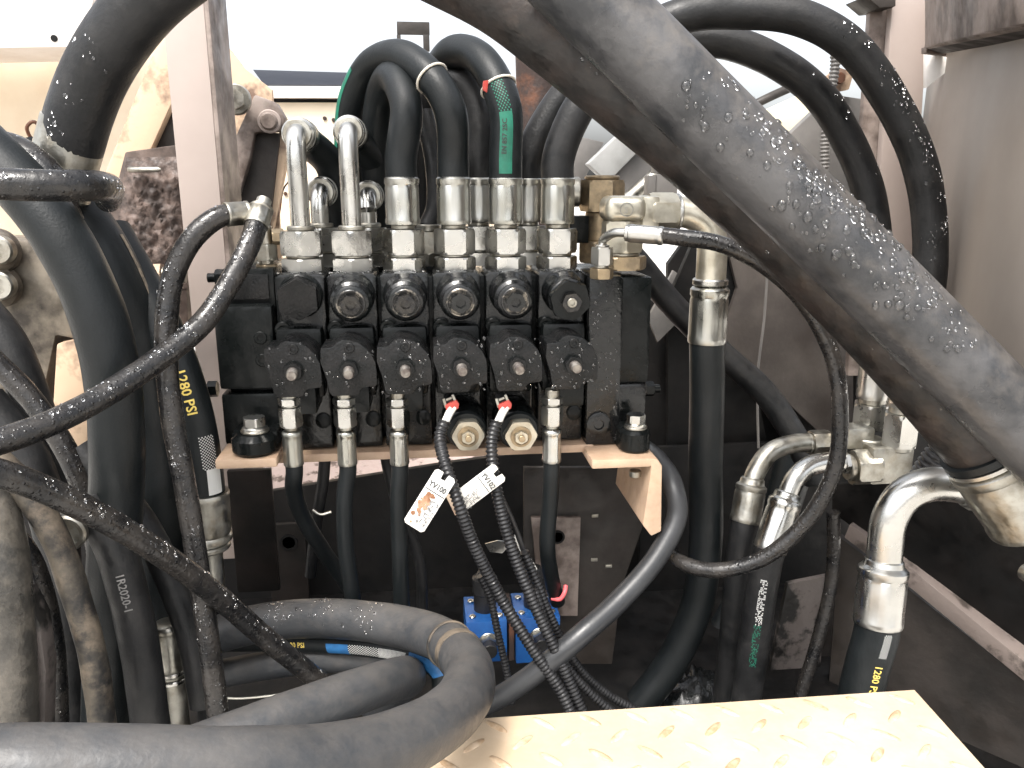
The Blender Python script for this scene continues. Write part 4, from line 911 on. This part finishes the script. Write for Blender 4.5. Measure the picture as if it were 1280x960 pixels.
t = thing('hose_end', 'dull steel hose end standing low between the left hoses', 'hose end', at(222, 900, 900))
a = at(217, 850, 880); stack(t, a, UP, [('ring', 'cyl', 6, 17, steel), ('ring', 'cyl', 5, 15, steel_dull), ('ring', 'cyl', 6, 17, steel), ('crimp_ferrule', 'fer', 60, 17, steel_dull)]); stack(t, a, DN, [('stem', 'cyl', 70, 13, steel_dull)])
t = thing('dusty_pipe', 'thick dusty grey pipe standing in the lower left corner', 'pipe', at(15, 950, 700))
tube('pipe_body', [(-30, 590, 760), (-6, 680, 730), (4, 780, 710), (10, 930, 690)], 26, mat('dusty_pipe_paint', (.035, .034, .031), (.085, .078, .068), .2, .5, scale=24, bump=.5, metal=.3, dust=(.2, .17, .13), dust_amt=.4), t, sides=36)
slab('cast_edge', [(30, 740, 715), (50, 780, 715), (58, 840, 715), (56, 930, 715), (20, 930, 715)], 26, greasy, t, 5)
for k, (q, r, lb) in enumerate((([(-30, 380, 1000), (10, 430, 990), (45, 520, 980), (70, 620, 970), (80, 760, 960)], 22, 'black hose furthest left behind the sweeping wet hose'),
    ([(-20, 500, 950), (30, 560, 945), (60, 640, 940), (80, 740, 935), (90, 900, 930)], 22, 'black hose behind the dusty pipe in the lower left'),
    ([(130, 640, 980), (160, 720, 975), (175, 820, 970), (180, 930, 965)], 22, 'black hose deep between the suction hoses'),
    ([(260, 700, 1010), (262, 780, 1010), (262, 920, 1010)], 16, 'dull upright hose below the left printed hose ferrule'))):
    hose('background_hose', lb, q, r, rubber, group='dull hoses behind the left cluster')
for q, r_, lb in (([(-10, 640, 840), (36, 700, 835), (62, 790, 830), (72, 930, 830)], 13, 'thin dull hose between the dusty pipe and the dusty hose'),
    ([(-30, 430, 900), (40, 500, 895), (96, 590, 885), (124, 700, 880), (134, 930, 880)], 12, 'thin dull hose passing behind the left sweeping wet hose'),
    ([(-30, 180, 900), (20, 190, 890), (60, 222, 880), (84, 280, 880)], 17, 'short black hose under the large upper left ferrule')):
    hose('thin_background_hose', lb, q, r_, rubber_wet, group='thin dull hoses in the left cluster', rain=20)
t = thing('rusty_lug', 'small rusty bolted lug in the bright gap between the arched hoses', 'lug', at(1048, 110, 1320))
slab('lug_plate', [(1032, 98, 1325), (1050, 84, 1325), (1068, 90, 1325), (1062, 112, 1325), (1040, 116, 1325)], 20, beige_dirty, t, 3)
hexnut('lug_bolt', at(1048, 98, 1325), FR, 8, 9, rust, t)
t = thing('elbow_stub', 'small round dusty pipe end beside the dusty hose', 'pipe end', at(80, 660, 800)); tube('stub', [(70, 655, 830), (80, 660, 810), (86, 664, 790)], 17, steel_dull, t); socket('stub_mouth', at(86, 664, 790), FR, 8, 19, steel_dull, t, bore=.7)

# ================================================================== FOREGROUND COIL AND STEP
t, rf_ = hose('foreground_hose', 'very thick grey-black hose looping along the bottom left in front of everything', [(-220, 972, 410), (-60, 966, 415), (60, 962, 418), (180, 962, 425), (300, 962, 440), (400, 954, 470), (480, 936, 510), (545, 906, 565), (582, 868, 640), (583, 830, 730), (545, 796, 830), (470, 778, 910), (385, 773, 960), (310, 782, 980), (250, 805, 990), (215, 850, 990)], 25, rubber_fore, sides=40, step=8)
rain_on_tube(rf_, s_near(rf_, 480, 780), s_near(rf_, 330, 780), 120, .8, 2.4, t)
band(rf_, 575, 820, 1.2, 16, rubber_dusty, 'wrap_ring', t); band(rf_, 565, 808, 1.6, 6, rubber_dusty, 'wrap_ring', t)
hose('inner_hose', 'thick grey-black hose nested inside the foreground loop', [(60, 1000, 640), (180, 962, 660), (290, 922, 690), (380, 888, 730), (460, 860, 780), (505, 846, 840), (500, 855, 900), (470, 880, 960)], 24, rubber_fore, sides=32, step=8)
tbp, rbp = hose('blue_printed_hose', 'black hose with a blue and white printed band inside the loop', [(250, 800, 1010), (330, 800, 990), (400, 802, 960), (460, 806, 925), (520, 818, 890), (552, 838, 860), (556, 865, 850)], 15, rubber_clean, step=5)
patch_on_tube(rbp, s_near(rbp, 415, 802), s_near(rbp, 445, 806), 8, 62, blue_print, tbp, name='blue_band')
patch_on_tube(rbp, s_near(rbp, 445, 806), s_near(rbp, 515, 820), 8, 58, white_print, tbp, cells=(44, 10, lambda i, j: (i+j) % 2 or i > 22), name='white_chequer')
patch_on_tube(rbp, s_near(rbp, 520, 822), s_near(rbp, 550, 846), 0, 58, blue_print, tbp, name='blue_band')
text_on_tube('1280 PSI', rbp, s_near(rbp, 362, 801), 9, yellow_print, tbp, ang=20, flip=1)
hose('coil_hose', 'dull hose lying deepest inside the foreground loop', [(240, 850, 1010), (330, 832, 990), (420, 822, 960), (490, 826, 930), (520, 850, 910)], 19, rubber_fore)
hose('bright_wire', 'thin bright wire lying across the dark inside the loop', [(272, 872, 900), (300, 873, 900), (335, 870, 895), (375, 864, 890)], 1.6, wire_m, cat='wire', step=5, sides=8)
# step with tread plate
t = thing('tread_step', 'sunlit beige tread-plate step with raised lugs at the bottom of the picture', 'step', at(900, 950, 420))
q0, q1 = at(590, 897, 680), at(1143, 862, 680)
zs = (q0.z+q1.z)/2
def onz(px, py, z):
    d = fw + rt*((px-640)/F) + up*((480-py)/F); return d*(z/d.z)
c0, c1, c2, c3 = onz(520, 903, zs), onz(1143, 862, zs), onz(1330, 1070, zs), onz(420, 1120, zs)
prism('tread_plate', [c0, c1, c2, c3], V((0, 0, -6)), step_p, t, .8)
prism('rear_skirt', [c0+V((0, 1, -6)), c1+V((0, 1, -6)), c1+V((0, 1, -60)), c0+V((0, 1, -60))], V((0, -4, 0)), step_p, t, .6)
prism('side_skirt', [c1+V((0, -1, -6)), c2+V((0, 0, -6)), c2+V((0, 0, -60)), c1+V((0, -1, -60))], V((-4, 0, 0)), step_p, t, .6)
ex = (c1-c0).normalized(); ey = V((-ex.y, ex.x, 0)); lug0 = None; k = 0
for j in range(-8, 14):
    for i in range(-10, 30):
        p = c1-ex*(i*46+(23 if j % 2 else 0)+22)-ey*(j*25+14)
        # inside the plate quad?
        ok = True; qs = [c0, c1, c2, c3]
        for a_, b_ in zip(qs, qs[1:]+qs[:1]):
            e_ = (b_-a_); 
            if (e_.x*(p.y-a_.y)-e_.y*(p.x-a_.x))/e_.length > -14: ok = False
        if not ok or p.length > 1500: continue
        z_ = p.dot(fw); X_ = 640+F*p.dot(rt)/z_; Y_ = 480-F*p.dot(up)/z_
        if Y_ > 1010 or X_ < 480: continue
        kk = j % 2
        if lug0 is None or kk not in lug0:
            lug0 = lug0 or {}
            ang = R(40 if kk else -45)+math.atan2(ex.y, ex.x); dx, dy = V((math.cos(ang), math.sin(ang), 0)), V((-math.sin(ang), math.cos(ang), 0))
            vs = []; N = 12
            for ring, (f, h) in enumerate(((1, -.4), (.92, .9), (.55, 1.9))):
                for q in range(N):
                    aa = 6.283*q/N; vs.append(p+dx*math.cos(aa)*14*f+dy*math.sin(aa)*4*f+UP*h*.8)
            fs = [[r_*N+q, r_*N+(q+1) % N, (r_+1)*N+(q+1) % N, (r_+1)*N+q] for r_ in range(2) for q in range(N)]+[list(range(2*N, 3*N))]
            o = build('tread_lug', vs, fs, lug_p, t, sharp=80); lug0[kk] = (o, p)
        else:
            o0, p0 = lug0[kk]; o = o0.copy(); C.objects.link(o); o.location = o0.location+(p-p0)*S
